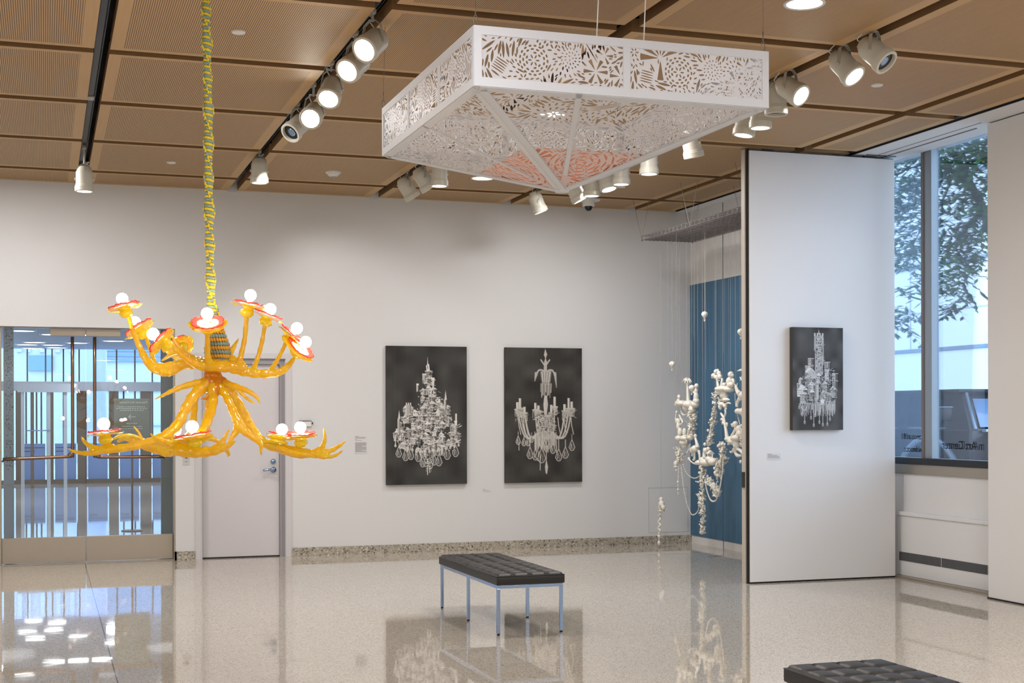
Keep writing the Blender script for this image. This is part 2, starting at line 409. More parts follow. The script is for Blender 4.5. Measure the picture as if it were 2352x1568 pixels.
# ------------------------------------------------------------------ movable display panel facing the room
dp = thing('display_panel', 'tall white freestanding display wall holding the small dark drawing', 'partition', (6.75, 11.2, 0))
MB().bbox(5.99, 7.500, 11.13, 11.24, .014, 3.885, .003).build('board', M['wall2'], dp)
MB().box(5.975, 5.992, 11.145, 11.175, .0, 3.90).build('edge_seal', M['dark'], dp)
MB().box(5.965, 5.99, 11.175, 11.24, .0, 3.90).build('edge_strip', mat('edge_strip', (196,188,178), .5), dp)
MB().box(5.99, 7.50, 11.14, 11.23, .0, .014).build('bottom_seal', M['dark'], dp)
MB().box(5.955, 5.99, 11.18, 11.225, .86, 1.0).build('latch', M['track'], dp)
MB().bbox(6.15, 6.25, 11.16, 11.21, 3.885, CZ, .002).bbox(7.2, 7.3, 11.16, 11.21, 3.885, CZ, .002).bbox(5.99, 7.5, 11.15, 11.22, 3.885, 3.895, .002).build('hanger', M['track'], dp)

# ------------------------------------------------------------------ wall fittings
def card(x0, x1, z0, z1, y, rows_, label):
    t = thing('wall_label', label, 'label', ((x0+x1)/2, y, z0))
    MB().box(x0, x1, y-.004, y, z0, z1).build('plate', M['card'], t)
    b = MB()
    for (u0, u1, v0, v1) in rows_: b.box(x0+(x1-x0)*u0, x0+(x1-x0)*u1, y-.0052, y-.004, z1-(z1-z0)*v1, z1-(z1-z0)*v0)
    b.build('print', M['ink'], t); return t
rr = [(.05,.35,.03,.06),(.05,.9,.09,.115),(.05,.85,.14,.165),(.05,.2,.2,.225),(.05,.6,.26,.285)]
random.seed(4)
rr += [(.05, .95 if k % 6 != 5 else .6, .38+.04*k, .405+.04*k) for k in range(14)]
card(3.212, 3.350, 1.10, 1.297, YW, rr, 'larger printed wall text card between the grey door and the left drawing')
card(6.165, 6.295, 1.112, 1.168, 11.13, [(.03,.3,.1,.2),(.03,.75,.3,.4),(.03,.9,.5,.6),(.03,.95,.7,.78)], 'tiny caption card low on the freestanding white display wall')
card(4.676, 4.78, .655, .685, YW, [(.03,.3,.1,.2),(.03,.75,.45,.55)], 'tiny caption card below and between the two large drawings')
sw = thing('key_switch', 'small beige wall plate with round keyed switch beside the glass doors', 'switch', (1.41, YW, 1.02))
MB().bbox(1.375, 1.445, YW-.006, YW, 1.0, 1.125, .002).build('plate', mat('switch_plate', (206,203,200), .4), sw)
MB().cyl((1.41, YW-.016, 1.085), (1.41, YW-.005, 1.085), .015).build('key_barrel', M['track'], sw, True, sharp=.6)
MB().box(1.395,1.425, YW-.008, YW-.005, 1.03, 1.04).build('engraving', M['ink'], sw)
wd = thing('wall_sensor', 'small dark-edged sensor on the wall right of the grey door', 'sensor', (2.665, YW, 1.46))
MB().bbox(2.60, 2.735, YW-.03, YW, 1.40, 1.455, .004).build('housing', M['white'], wd)
MB().box(2.60, 2.735, YW-.032, YW-.0, 1.455, 1.462).box(2.742, 2.752, YW-.02, YW, 1.425, 1.445).build('top_edge', M['track'], wd)
M['seamline'] = mat('wall_seam', (192,192,194), .6)
# access panel outline low on the wall, near the blue corner
S('trim_9', [(6.72, 6.725, YW-.002, YW, .13, .66), (6.72, 7.23, YW-.002, YW, .655, .66), (7.225, 7.23, YW-.002, YW, .13, .66), (6.72, 7.23, YW-.002, YW, .13, .134)], M['seamline'])

def cap(p, r, label, cat='sprinkler cap'):
    t = thing('ceiling_cap', label, cat, (p.x, p.y, CZ), 'round white caps in the ceiling')
    MB().lathe([(0,-.012),(r*.9,-.012),(r,-.008),(r,0)], Matrix.Translation(t.location), 24).build('cover', M['white'], t, True, sharp=.5)
for (x, y), l in (((550,72),'round white ceiling cap just right of the macrame cord, nearest the camera'), ((395,372),'round white ceiling cap farther back, left of the macrame cord'),
                  ((2016,194),'round white ceiling cap below the lamps on the right'), ((1429,428),'small round white ceiling cap near the dome camera')):
    cap(on(x, y, 'Z', CZ), .043, l)
def downlight(p, r, label):
    t = thing('downlight', label, 'ceiling light', (p.x, p.y, CZ), 'recessed round downlights')
    T = Matrix.Translation(t.location)
    MB().lathe([(r*.9,-.003),(r*1.02,-.008),(r*1.06,-.002),(r*1.06,.0)], T, 32, cap=False).build('trim_ring', M['white'], t, True)
    MB().lathe([(0,-.002),(r*.92,-.002),(r*.92,-.0005)], T, 32).build('diffuser', M['disc'], t)
for q, l in (((1850,8),'large round recessed downlight at top right'), ((1110,409),'round downlight seen below the left side of the white lantern'), ((1270,262),'round downlight glimpsed through the white lantern')):
    downlight(on(*q, 'Z', CZ), .115, l)
p = on(767, 395, 'Z', CZ)
t = thing('smoke_detector', 'white smoke detector on the ceiling left of the lantern', 'smoke detector', (p.x, p.y, CZ))
T = Matrix.Translation(t.location)
MB().lathe([(.0,-.012),(.075,-.012),(.078,0)], T, 28).build('base', M['white'], t, True, sharp=.5)
MB().lathe([(0,-.055),(.03,-.055),(.042,-.04),(.062,-.022),(.064,-.012)], T, 28).build('cover', M['white'], t, True, sharp=.6)
MB().lathe([(.031,-.056),(.036,-.05),(.031,-.044)], T, 28).build('vent_ring', M['ink'], t, True)
p = on(1334, 466, 'Z', CZ)
t = thing('dome_camera', 'white ceiling dome camera with black lens near the back wall', 'security camera', (p.x, p.y-.25, CZ))
T = Matrix.Translation(t.location)
MB().lathe([(0,-.012),(.13,-.012),(.135,0)], T, 32).build('ceiling_plate', M['white'], t, True, sharp=.5)
MB().lathe([(0,-.075),(.066,-.075),(.07,-.068),(.07,-.012)], T, 32).build('housing', M['white'], t, True, sharp=.5)
MB().ball(t.location+Vector((0,0,-.078)), (.045,.045,.05), n=20, m=12).build('dome', M['lens_off'], t, True)

# ------------------------------------------------------------------ track spotlights
spots = []
def spot(track, x, y, d, state, label):
    X = X0+SX*track+.034
    c = on(x, y, 'X', X); c.z = min(c.z, 3.79)
    d = d.normalized()
    t = thing('track_spotlight', label, 'spotlight', (c.x, c.y, c.z), 'track spotlights')
    # body: from rear (behind centre) to front flange
    q = Vector((0,0,1)).rotation_difference(d).to_matrix().to_4x4()
    T = Matrix.Translation(c) @ q @ Matrix.Scale(1.2, 4)
    MB().lathe([(0,-.10),(.030,-.10),(.040,-.094),(.054,-.07),(.061,-.055),(.0622,-.04),(.0622,.055)], T, 32).build('housing', M['lamp'], t, True, sharp=.5)
    MB().lathe([(.0622,.040),(.066,.042),(.066,.052),(.070,.054),(.070,.088),(.067,.092),(.056,.092),(.053,.084),(.052,.07)], T, 32, cap=False).build('front_ring', M['lamp'], t, True, sharp=.35)
    m = {'on': M['lens_on'], 'hot': M['lens_warm'], 'off': M['lens_off']}[state]
    MB().lathe([(0,.074),(.053,.074),(.053,.070)], T, 28).build('lens', m, t)
    if state == 'off':
        MB().lathe([(0,.0762),(.02,.0765),(.03,.076)], T, 20).build('reflector', M['chrome'], t, True)
    # yoke
    a = d.cross(UP)
    a = a.normalized() if a.length > .15 else Vector((1,0,0))
    topz = CZ+.055
    top = Vector((c.x, c.y, c.z+.140))
    b = MB()
    for s in (-1, 1):
        p0 = c + a*s*.078; p1 = top + a*s*.058 + Vector((0,0,-.03)); p2 = top + a*s*.02; 
        w = a.cross(UP); w = w.normalized()*.011
        for (e0, e1) in ((p0, p1), (p1, p2), (p2, top)):
            n = (e1-e0).cross(w).normalized()*.002
            V = [e0-w-n, e0+w-n, e0+w+n, e0-w+n, e1-w-n, e1+w-n, e1+w+n, e1-w+n]
            b.add(V, [(0,1,2,3),(4,7,6,5),(0,4,5,1),(1,5,6,2),(2,6,7,3),(3,7,4,0)])
    b.build('yoke', M['lampdark'] if state!='x' else M['lamp'], t)
    for s in (-1, 1): MB().cyl(c + a*s*.066, c + a*s*.086, .010, n=10).build('pivot_knob', M['lamp'], t, True, sharp=.5)
    b = MB().cyl(top-Vector((0,0,.008)), Vector((c.x, c.y, CZ+.03)), .009, n=10).bbox(c.x-.014, c.x+.014, c.y-.045, c.y+.045, CZ+.022, CZ+.048, .003)
    b.build('track_adaptor', M['lampdark'], t, True, sharp=.5)
    e = c - d*.117
    b = MB().tube(smoothpts([tuple(top), tuple(top+a*.04-d*.03+Vector((0,0,-.01))), tuple(e-d*.03+a*.03), tuple(e)], 5), .0035, 6)
    b.build('power_cable', M['white'], t, True)
    spots.append((c, d, state, track)); return t
dn = Vector((0,0,-1))
spot(1, 195, 412, dn, 'on', 'lone lamp on the leftmost track, aimed straight down by the back wall')
spot(2, 597, 393, dn, 'on', 'lamp aimed straight down at the far end of the second track')
spot(2, 685, 290, camdir(-.42,-.62,-.62), 'off', 'unlit lamp beside the dazzling one, tilted down to the left')
spot(2, 722, 262, camdir(-.10,-.50,-.86), 'hot', 'dazzling lamp aimed at the camera on the second track')
spot(2, 763, 207, camdir(-.10,-.70,-.66), 'on', 'lit lamp right of the dazzling one, third from the top of its row')
spot(2, 818, 148, camdir(-.38,-.55,-.70), 'on', 'lit lamp tilted left, second from the top of its row')
spot(2, 858, 100, camdir(-.38,-.55,-.70), 'on', 'uppermost lit lamp of the left row, at the top centre')
spot(3, 937, 433, camdir(.50,-.78,.25), 'on', 'lowest of three lamps beneath the left tip of the lantern, tilted right')
spot(3, 974, 412, camdir(.50,-.76,.15), 'on', 'middle of three lamps beneath the left tip of the lantern')
spot(3, 1010, 400, dn, 'on', 'straight-down lamp, rightmost of three beneath the lantern left tip')
spot(4, 1235, 465, camdir(.34,-.90,.05), 'on', 'lone lamp left of the dome camera, nearest the back wall')
spot(4, 1322, 438, camdir(.45,-.85,.0), 'on', 'lamp just right of the lantern bottom tip')
spot(4, 1360, 424, dn, 'on', 'second lamp right of the lantern bottom tip')
spot(4, 1394, 410, camdir(.2,-.9,-.15), 'on', 'glowing third lamp right of the lantern bottom tip')
spot(4, 1428, 396, dn, 'on', 'fourth lamp right of the lantern bottom tip')
spot(4, 1492, 371, dn, 'on', 'lamp half hidden by the lantern lower right edge')
spot(4, 1590, 330, camdir(.2,-.9,.2), 'on', 'lamp peeking below the middle of the lantern right edge')
spot(4, 1714, 278, camdir(-.15,-1,0), 'on', 'lowest lamp right of the lantern corner')
spot(4, 1748, 260, dn, 'on', 'second lowest lamp right of the lantern corner')
spot(4, 1784, 228, dn, 'off', 'lamp partly hidden behind the lantern right corner')
spot(4, 1818, 203, camdir(.52,-.55,-.60), 'on', 'glowing lamp aimed right beside the lantern right corner')
spot(4, 1942, 152, camdir(.45,-.72,-.45), 'on', 'lit lamp of the pair at upper right')
spot(4, 2012, 122, camdir(.52,-.66,-.45), 'off', 'unlit lamp of the pair at upper right, dark lens')
# ================================================================== BENCHES
def cushion(x0, x1, y0, y1, z0, z1, nx, ny, parent):
    K = 9; NX, NY = nx*K, ny*K; V = []; F = []
    r = .014
    for j in range(NY+1):
        for i in range(NX+1):
            u, v = i/NX, j/NY
            a = abs(math.sin(PI*u*nx))**.38; c = abs(math.sin(PI*v*ny))**.38
            edge = min(u*(x1-x0), (1-u)*(x1-x0), v*(y1-y0), (1-v)*(y1-y0))
            e = 1-max(0, 1-edge/.02)**2
            cu = round(u*nx)-u*nx; cv = round(v*ny)-v*ny
            inner = 0 < round(u*nx) < nx and 0 < round(v*ny) < ny
            tuft = .010*math.exp(-(cu*cu+cv*cv)/.02) if inner else 0
            z = z1 - .017 + .017*e*(.35+.65*min(a, c) if edge > .02 else .6+.4*min(1,a+c)) - tuft
            V.append((x0+u*(x1-x0), y0+v*(y1-y0), z))
    for j in range(NY):
        for i in range(NX):
            q = j*(NX+1)+i; F.append((q, q+1, q+NX+2, q+NX+1))
    b = MB(); b.add(V, F)
    top = lambda i, j: j*(NX+1)+i
    ring = [top(i,0) for i in range(NX+1)] + [top(NX,j) for j in range(1,NY+1)] + [top(i,NY) for i in range(NX-1,-1,-1)] + [top(0,j) for j in range(NY-1,0,-1)]
    n = len(ring); o = len(b.v)
    cx, cy = (x0+x1)/2, (y0+y1)/2
    for lv, (dz, k) in enumerate(((.012, 1.0), (.03, 1.0), (z1-z0-.01, 1.0), (z1-z0, -1))):
        for q in ring:
            x, y, _ = b.v[q]; gx = .004 if k > 0 else -.002
            b.v.append((x+math.copysign(gx, x-cx)*(abs(x-cx) > (x1-x0)/2-1e-4), y+math.copysign(gx, y-cy)*(abs(y-cy) > (y1-y0)/2-1e-4), z1-.012-dz if lv < 2 else (z0+.006 if lv == 2 else z0)))
    prev = ring
    for lv in range(4):
        cur = [o+lv*n+i for i in range(n)]
        for i in range(n): b.f.append((prev[(i+1)%n], prev[i], cur[i], cur[(i+1)%n])); b.mi.append(0)
        prev = cur
    b.f.append(tuple(prev)); b.mi.append(0)
    o_ = b.build('cushion', M['leather'], parent, True, sharp=.9)
    w = MB().tube([(x0-.004,y0-.004,z1-.018),(x1+.004,y0-.004,z1-.018),(x1+.004,y1+.004,z1-.018),(x0-.004,y1+.004,z1-.018),(x0-.004,y0-.004,z1-.018)], .0028, 6)
    w.build('piping', M['leather'], o_, True)
    s = MB()
    for i in range(1, nx): s.tube([(x0+(x1-x0)*i/nx, y0+(y1-y0)*j/(ny*6), b.v[top(i*K, min(NY, round(j*K/6)))][2]+.0005) for j in range(ny*6+1)], .0016, 5)
    for j in range(1, ny): s.tube([(x0+(x1-x0)*i/(nx*6), y0+(y1-y0)*j/ny, b.v[top(min(NX, round(i*K/6)), j*K)][2]+.0005) for i in range(nx*6+1)], .0016, 5)
    s.build('seam', M['dark'], o_, True)
def bench(x0, y0, label):
    L, W, zt = 1.465, .492, .422
    t = thing('leather_bench', label, 'bench', (x0+W/2, y0+L/2, 0), 'tufted black benches')
    cushion(x0, x0+W, y0, y0+L/2-.002, .347, zt, 4, 5, t); cushion(x0, x0+W, y0+L/2+.002, y0+L, .347, zt, 4, 5, t)
    a, c = x0+.004, x0+W-.004
    b = MB()
    for x in (a, c-.022): b.bbox(x, x+.022, y0+.006, y0+L-.006, .322, .345, .002)
    for y in (y0+.006, y0+L/2-.011, y0+L-.028): b.bbox(a+.022, c-.022, y, y+.022, .322, .345, .002)
    b.build('frame', M['chrome'], t)
    for x in (a, c-.022):
        for y in (y0+.006, y0+L/2-.011, y0+L-.028):
            l = MB().bbox(x, x+.022, y, y+.022, .012, .322, .0015).build('leg', M['chrome'], t)
            MB().cyl((x+.011, y+.011, 0), (x+.011, y+.011, .013), .010, n=12).build('foot', M['dark'], l, True, sharp=.5)
bench(2.946, 9.10, 'black tufted leather bench on chrome legs standing before the two large drawings')
bench(3.078, 3.94, 'black tufted leather bench cut off by the bottom edge of the picture')

# ================================================================== DRAWINGS (painted grid canvases)
class Canvas:
    def __init__(s, W, H, seed, base=.055, tint=(1.03,1,.96)):
        s.W, s.H = W, H; s.rng = np.random.default_rng(seed); s.tint = tint
        low = s.rng.random((H//40+2, W//40+2)); yy = np.linspace(0, low.shape[0]-1.001, H); xx = np.linspace(0, low.shape[1]-1.001, W)
        y0 = yy.astype(int); x0 = xx.astype(int); fy = (yy-y0)[:,None]; fx = (xx-x0)[None]
        fy = fy*fy*(3-2*fy); fx = fx*fx*(3-2*fx)
        L = low[y0][:,x0]*(1-fy)*(1-fx)+low[y0+1][:,x0]*fy*(1-fx)+low[y0][:,x0+1]*(1-fy)*fx+low[y0+1][:,x0+1]*fy*fx
        streak = s.rng.random(W)[None]*.006
        s.a = base*(.55+.9*L)+streak+s.rng.random((H,W))*.006
        s.Y, s.X = np.mgrid[0:H, 0:W].astype(float)
    def win(s, x0, x1, y0, y1):
        return slice(max(0,int(y0)-2), min(s.H,int(y1)+3)), slice(max(0,int(x0)-2), min(s.W,int(x1)+3))
    def line(s, x0, y0, x1, y1, w, v, w2=None):
        w2 = w if w2 is None else w2; k = max(w, w2)
        sl = s.win(min(x0,x1)-k, max(x0,x1)+k, min(y0,y1)-k, max(y0,y1)+k); X, Y = s.X[sl], s.Y[sl]
        if X.size == 0: return
        dx, dy = x1-x0, y1-y0; L = dx*dx+dy*dy+1e-9; t = np.clip(((X-x0)*dx+(Y-y0)*dy)/L, 0, 1)
        d = np.hypot(X-x0-t*dx, Y-y0-t*dy); m = np.clip((w+(w2-w)*t)/2-d+.5, 0, 1)*.95
        s.a[sl] = s.a[sl]*(1-m)+v*m
    def poly(s, P, w, v):
        for a, b in zip(P[:-1], P[1:]): s.line(a[0], a[1], b[0], b[1], w, v)
    def rect(s, x0, y0, x1, y1, v):
        sl = (slice(max(0,int(y0)), max(0,int(y1))), slice(max(0,int(x0)), max(0,int(x1)))); s.a[sl] = v*(.85+.3*s.rng.random(s.a[sl].shape))
    def fill(s, P, v):                            # convex polygon
        xs = [p[0] for p in P]; ys = [p[1] for p in P]; sl = s.win(min(xs),max(xs),min(ys),max(ys)); X, Y = s.X[sl], s.Y[sl]
        if X.size == 0: return
        c = (sum(xs)/len(xs), sum(ys)/len(ys)); m = np.ones_like(X)
        for i in range(len(P)):
            a, b = P[i], P[(i+1)%len(P)]; nx, ny = b[1]-a[1], a[0]-b[0]; l = math.hypot(nx,ny)+1e-9
            sg = 1 if (c[0]-a[0])*nx+(c[1]-a[1])*ny > 0 else -1
            m = np.minimum(m, np.clip(((X-a[0])*nx+(Y-a[1])*ny)*sg/l+.5, 0, 1))
        s.a[sl] = s.a[sl]*(1-m)+v*m
    def ell(s, x, y, rx, ry, v, ring=0):
        sl = s.win(x-rx, x+rx, y-ry, y+ry); X, Y = s.X[sl], s.Y[sl]
        if X.size == 0: return
        d = (np.hypot((X-x)/rx, (Y-y)/ry)-1)*min(rx,ry)
        m = np.clip((ring/2-np.abs(d)+.5) if ring else (-d+.5), 0, 1); s.a[sl] = s.a[sl]*(1-m)+v*m
    def drop(s, x, y, h, v=.6):                   # crystal drop hanging at x,y
        s.line(x, y-h*.5, x, y, 1.2, v); w = h*.26
        P = [(x, y), (x+w*.55, y+h*.35), (x+w, y+h*.7), (x+w*.5, y+h*.95), (x, y+h), (x-w*.5, y+h*.95), (x-w, y+h*.7), (x-w*.55, y+h*.35), (x, y)]
        s.fill(P[:-1], .09); s.poly(P, 1.7, v); s.line(x-w*.2, y+h*.4, x-w*.35, y+h*.8, 1.6, .75); s.line(x+w*.3, y+h*.5, x+w*.2, y+h*.9, 1, .4)
    def house(s, x, y, w, h, roof=True, tall=False):   # little building, top-left x,y
        r = s.rng.random
        s.rect(x, y, x+w*.6, y+h, .28+.45*r()); s.rect(x+w*.6, y+1, x+w, y+h, .10+.12*r())
        if roof: s.fill([(x-1.5, y), (x+w*.35, y-w*.55), (x+w+1.5, y)], .5+.3*r()); s.line(x-1.5, y, x+w+1.5, y, 1.3, .12)
        else: s.line(x-1, y, x+w+1, y, 2, .75)
        n = max(1, int(h/7))
        for k in range(n):
            for q in range(max(1, int(w/9))):
                s.rect(x+2+q*6, y+3+k*7, x+4.2+q*6, y+6.4+k*7, .03)
        s.line(x, y+h, x+w, y+h, 1.3, .65); s.line(x+w*.6, y, x+w*.6, y+h, 1, .7 if r() > .5 else .05)
    def scribble(s, x, y, w, h, n, lo=.25, hi=.85):
        for _ in range(n):
            a = x+(s.rng.random()-.5)*w; b = y+(s.rng.random()-.5)*h; l = 3+s.rng.random()*7; t = s.rng.choice([0,PI/2,.5,-.5,PI/2])
            s.line(a, b, a+l*math.cos(t), b+l*math.sin(t), .9+s.rng.random()*1.2, (lo+(hi-lo)*s.rng.random()) if s.rng.random() > .35 else .02)
    def rgb(s): return np.clip(s.a, .004, .85)[...,None]*np.array(s.tint)[None,None]

def draw_castle():
    W, H = 240, 412; c = Canvas(W, H, 3, .05)
    X = lambda x: (x-112)/803*W; Y = lambda y: (y-107)/1375*H      # from crop units
    cx = X(520)
    c.fill([(cx-1.2, Y(300)), (cx, Y(222)), (cx+2, Y(300))], .75); c.line(cx+2, Y(290), cx+6, Y(375), 5, .75, 3); c.line(cx-3, Y(300), cx-1, Y(370), 3, .8)
    tiers = [(520,395,50,60),(520,470,90,60),(530,560,180,60),(550,640,190,70),(560,740,220,80),(330,740,80,90),(700,740,80,80),(430,760,90,70),
             (560,830,210,90),(330,850,110,80),(710,860,90,80),(240,920,70,60),(800,930,70,60),(440,900,130,90),(580,930,180,80),(240,1010,110,70),(360,990,120,80),
             (480,1040,200,80),(620,1040,120,70),(790,1010,110,60),(300,1080,130,50),(560,1120,220,70),(770,1070,90,40),(500,1170,170,50),(640,1130,60,70)]
    for (x, y, w, h) in tiers:
        for k in range(int(w*h/1500)+1):
            hx = X(x+(c.rng.random()-.5)*w*.95); hy = Y(y+(c.rng.random()-.5)*h)
            c.house(hx-7, hy-5, 9+c.rng.random()*12, 9+c.rng.random()*14, c.rng.random() > .4)
        c.scribble(X(x), Y(y), w/803*W*1.1, h/1375*H*1.25, int(w*h/620))
    def tower(x, y0, y1, w, spire):
        c.rect(X(x)-w/2, Y(y0), X(x)+w/2, Y(y1), .45); c.line(X(x)-w/2, Y(y0), X(x)-w/2, Y(y1), 1.3, .8); c.line(X(x)+w/4, Y(y0), X(x)+w/4, Y(y1), 1.6, .05)
        if spire: c.fill([(X(x)-w*.45, Y(y0)), (X(x), Y(y0)-spire), (X(x)+w*.45, Y(y0))], .65)
        else:
            for k in range(-1, 2): c.rect(X(x)+k*w/2.6-1.3, Y(y0)-5, X(x)+k*w/2.6+1.3, Y(y0), .85)
    tower(237, 830, 990, 8, 26); tower(700, 640, 760, 8, 28); tower(805, 870, 990, 8, 0); c.line(X(805), Y(785), X(805), Y(890), 5, .75)
    tower(333, 690, 800, 16, 0); tower(423, 500, 560, 6, 0); tower(580, 440, 520, 5, 0); tower(490, 400, 450, 10, 0); c.line(X(583), Y(430), X(575), Y(520), 3, .8)
    c.ell(X(300), Y(1290-300), 12, 14, .3, 1.5); c.fill([(X(735), Y(760)), (X(700), Y(720)), (X(660), Y(790)), (X(755), Y(790))], .3)
    for x, y, h in ((232,1100,34),(300,1130,36),(352,1120,36),(425,1140,36),(715,1110,40),(800,1090,38),(470,1200,34),(540,1215,36),(585,1190,32),(632,1180,38),(500,1210,30)): c.drop(X(x), Y(y), h*.95)
    for k in range(16): c.drop(X(200+k*42), Y(1075+60*math.sin(k/15*PI)), 9, .7)
    c.poly([(X(680),Y(1080)),(X(740),Y(1090)),(X(800),Y(1070)),(X(850),Y(1040))], 2.2, .7); c.poly([(X(200),Y(990)),(X(200),Y(1080))], 2, .8)
    c.line(cx, Y(1230), cx-1, Y(1385), 4, .8, 2); c.scribble(cx, Y(1280), 22, 34, 30)
    c.line(X(540), Y(1300), X(538), Y(1365), 2, .8)
    for _ in range(110):                                           # bright glints
        x = 200+c.rng.random()*640; y = 600+c.rng.random()*560
        if abs(x-525) < 60+(y-500)*.52 and y < 1180: c.rect(X(x), Y(y), X(x)+3, Y(y)+2.2, .85)
    return c
def draw_candles():
    W, H = 232, 412; c = Canvas(W, H, 7, .05, (1.06,1,.93))
    X = lambda x: (x-1305)/757*W; Y = lambda y: (y-125)/1338*H; r = c.rng.random
    cx = X(1700); g = .5
    c.fill([(cx-1, Y(135)), (cx-5, Y(195)), (cx, Y(235)), (cx+5, Y(190))], .5); c.line(cx, Y(235), cx, Y(300), 4, g)
    c.line(cx-14, Y(245), cx-3, Y(300), 4, g); c.line(cx+12, Y(245), cx+3, Y(290), 4, g); c.line(cx, Y(260), cx-1, Y(360), 8, g, 10)
    c.fill([(cx-16, Y(360)), (cx+18, Y(355)), (cx+14, Y(470)), (cx-12, Y(470))], .42)
    for k in range(9): c.line(cx-15+k*4, Y(365), cx-10+k*2.6, Y(480+20*r()), 1.7, .62 if k % 2 else .2)
    for s in (-1, 1):
        P = [(cx+s*t, Y(370)-8*math.sin(PI*min(1, t/30)) + max(0,t-22)*1.6) for t in range(6, 33, 3)]; c.poly(P, 4.5, g)
        for k in range(5): c.line(cx+s*(25+k*1.6), Y(370), cx+s*(26+k*1.7), Y(400+k*14+(60 if s > 0 else 0)*(k/4)), 2, .5)
    for k in range(11): c.line(cx-15+k*3.2, Y(480), cx-15+k*3.1, Y(560+60*abs(math.sin(k*1.9))), 2.2, .55 if k % 3 else .3)
    c.fill([(cx-4, Y(600)), (cx+4, Y(600)), (cx+7, Y(690)), (cx+3, Y(790)), (cx-4, Y(790)), (cx-7, Y(690))], .55); c.line(cx-2, Y(620), cx-3, Y(780), 1.6, .7)
    cand = [(1425,670,60),(1450,630,90),(1493,715,50),(1600,675,60),(1630,700,45),(1758,695,70),(1790,615,90),(1890,690,55),(1930,628,95),(1960,662,60)]
    # arms
    for (x, y, h) in cand:
        by = y+h+40; s = -1 if x < 1700 else 1; ax = X(x)
        P = []
        for k in range(13):
            t = k/12; bx = cx+(ax-cx)*(t**.75); yy = Y(900)+(Y(1000)-Y(880))*math.sin(PI*t*.9)*1.1-(t**6)*(Y(1000)-Y(by))
            P.append((bx, yy))
        c.poly(P, 4.6, .42+.12*r()); c.poly([(p[0]-1, p[1]-1) for p in P], 1, .7)
    c.fill([(X(1650),Y(790)),(X(1760),Y(790)),(X(1800),Y(900)),(X(1760),Y(990)),(X(1640),Y(990)),(X(1600),Y(900))], .40)
    for (x, y, h) in cand:
        ax = X(x); c.rect(ax-3.4, Y(y), ax+3.4, Y(y+h), .60); c.line(ax-2, Y(y), ax-2, Y(y+h), 1.2, .75); c.line(ax+3, Y(y), ax+3, Y(y+h), 1, .3)
        c.ell(ax, Y(y+h+8), 10, 3.2, .55); c.fill([(ax-7, Y(y+h+15)), (ax+7, Y(y+h+15)), (ax+3, Y(y+h+60)), (ax-3, Y(y+h+60))], .45)
        c.scribble(ax, Y(y+h+55), 18, 30, 24, .3, .65)
        for k in range(4): c.line(ax-8+k*5, Y(y+h+12), ax-8+k*5+(r()-.5)*2, Y(y+h+60+40*r()), 1.5, .5)
    c.scribble(cx, Y(890), 60, 60, 160, .3, .7)
    for x in (1430,1480,1500,1600,1820,1880,1950): c.poly([(X(x),Y(820)),(X(x+8),Y(900)),(X(x+26),Y(985))], 2.4, .55)
    for _ in range(80):
        x = 1600+r()*205; c.line(X(x), Y(960+r()*40), X(x)+(r()-.5)*3, Y(1080+r()*90), 1.6, .3+.35*r())
    for x, y, h in ((1430,1000,26),(1485,1020,24),(1525,1020,24),(1560,1000,20),(1545,1110,36),(1597,1130,34),(1640,1090,50),(1705,1010,30),(1770,1080,30),(1828,1130,38),(1895,1110,36),(1960,1040,34),(1660,1120,46)): c.drop(X(x), Y(y), h, .62)
    for x, y0, y1 in ((1545,1010,1110),(1593,960,1130),(1705,990,1330),(1895,1040,1110),(1828,1020,1130),(1437,1060,1140),(1645,1200,1340)): c.line(X(x), Y(y0), X(x), Y(y1), 2, .6)
    c.fill([(X(1705),Y(1230)),(X(1722),Y(1310)),(X(1712),Y(1382)),(X(1698),Y(1370)),(X(1692),Y(1310))], .55)
    c.a = c.a*(1+.25*(c.rng.random(c.a.shape)-.5)); return c
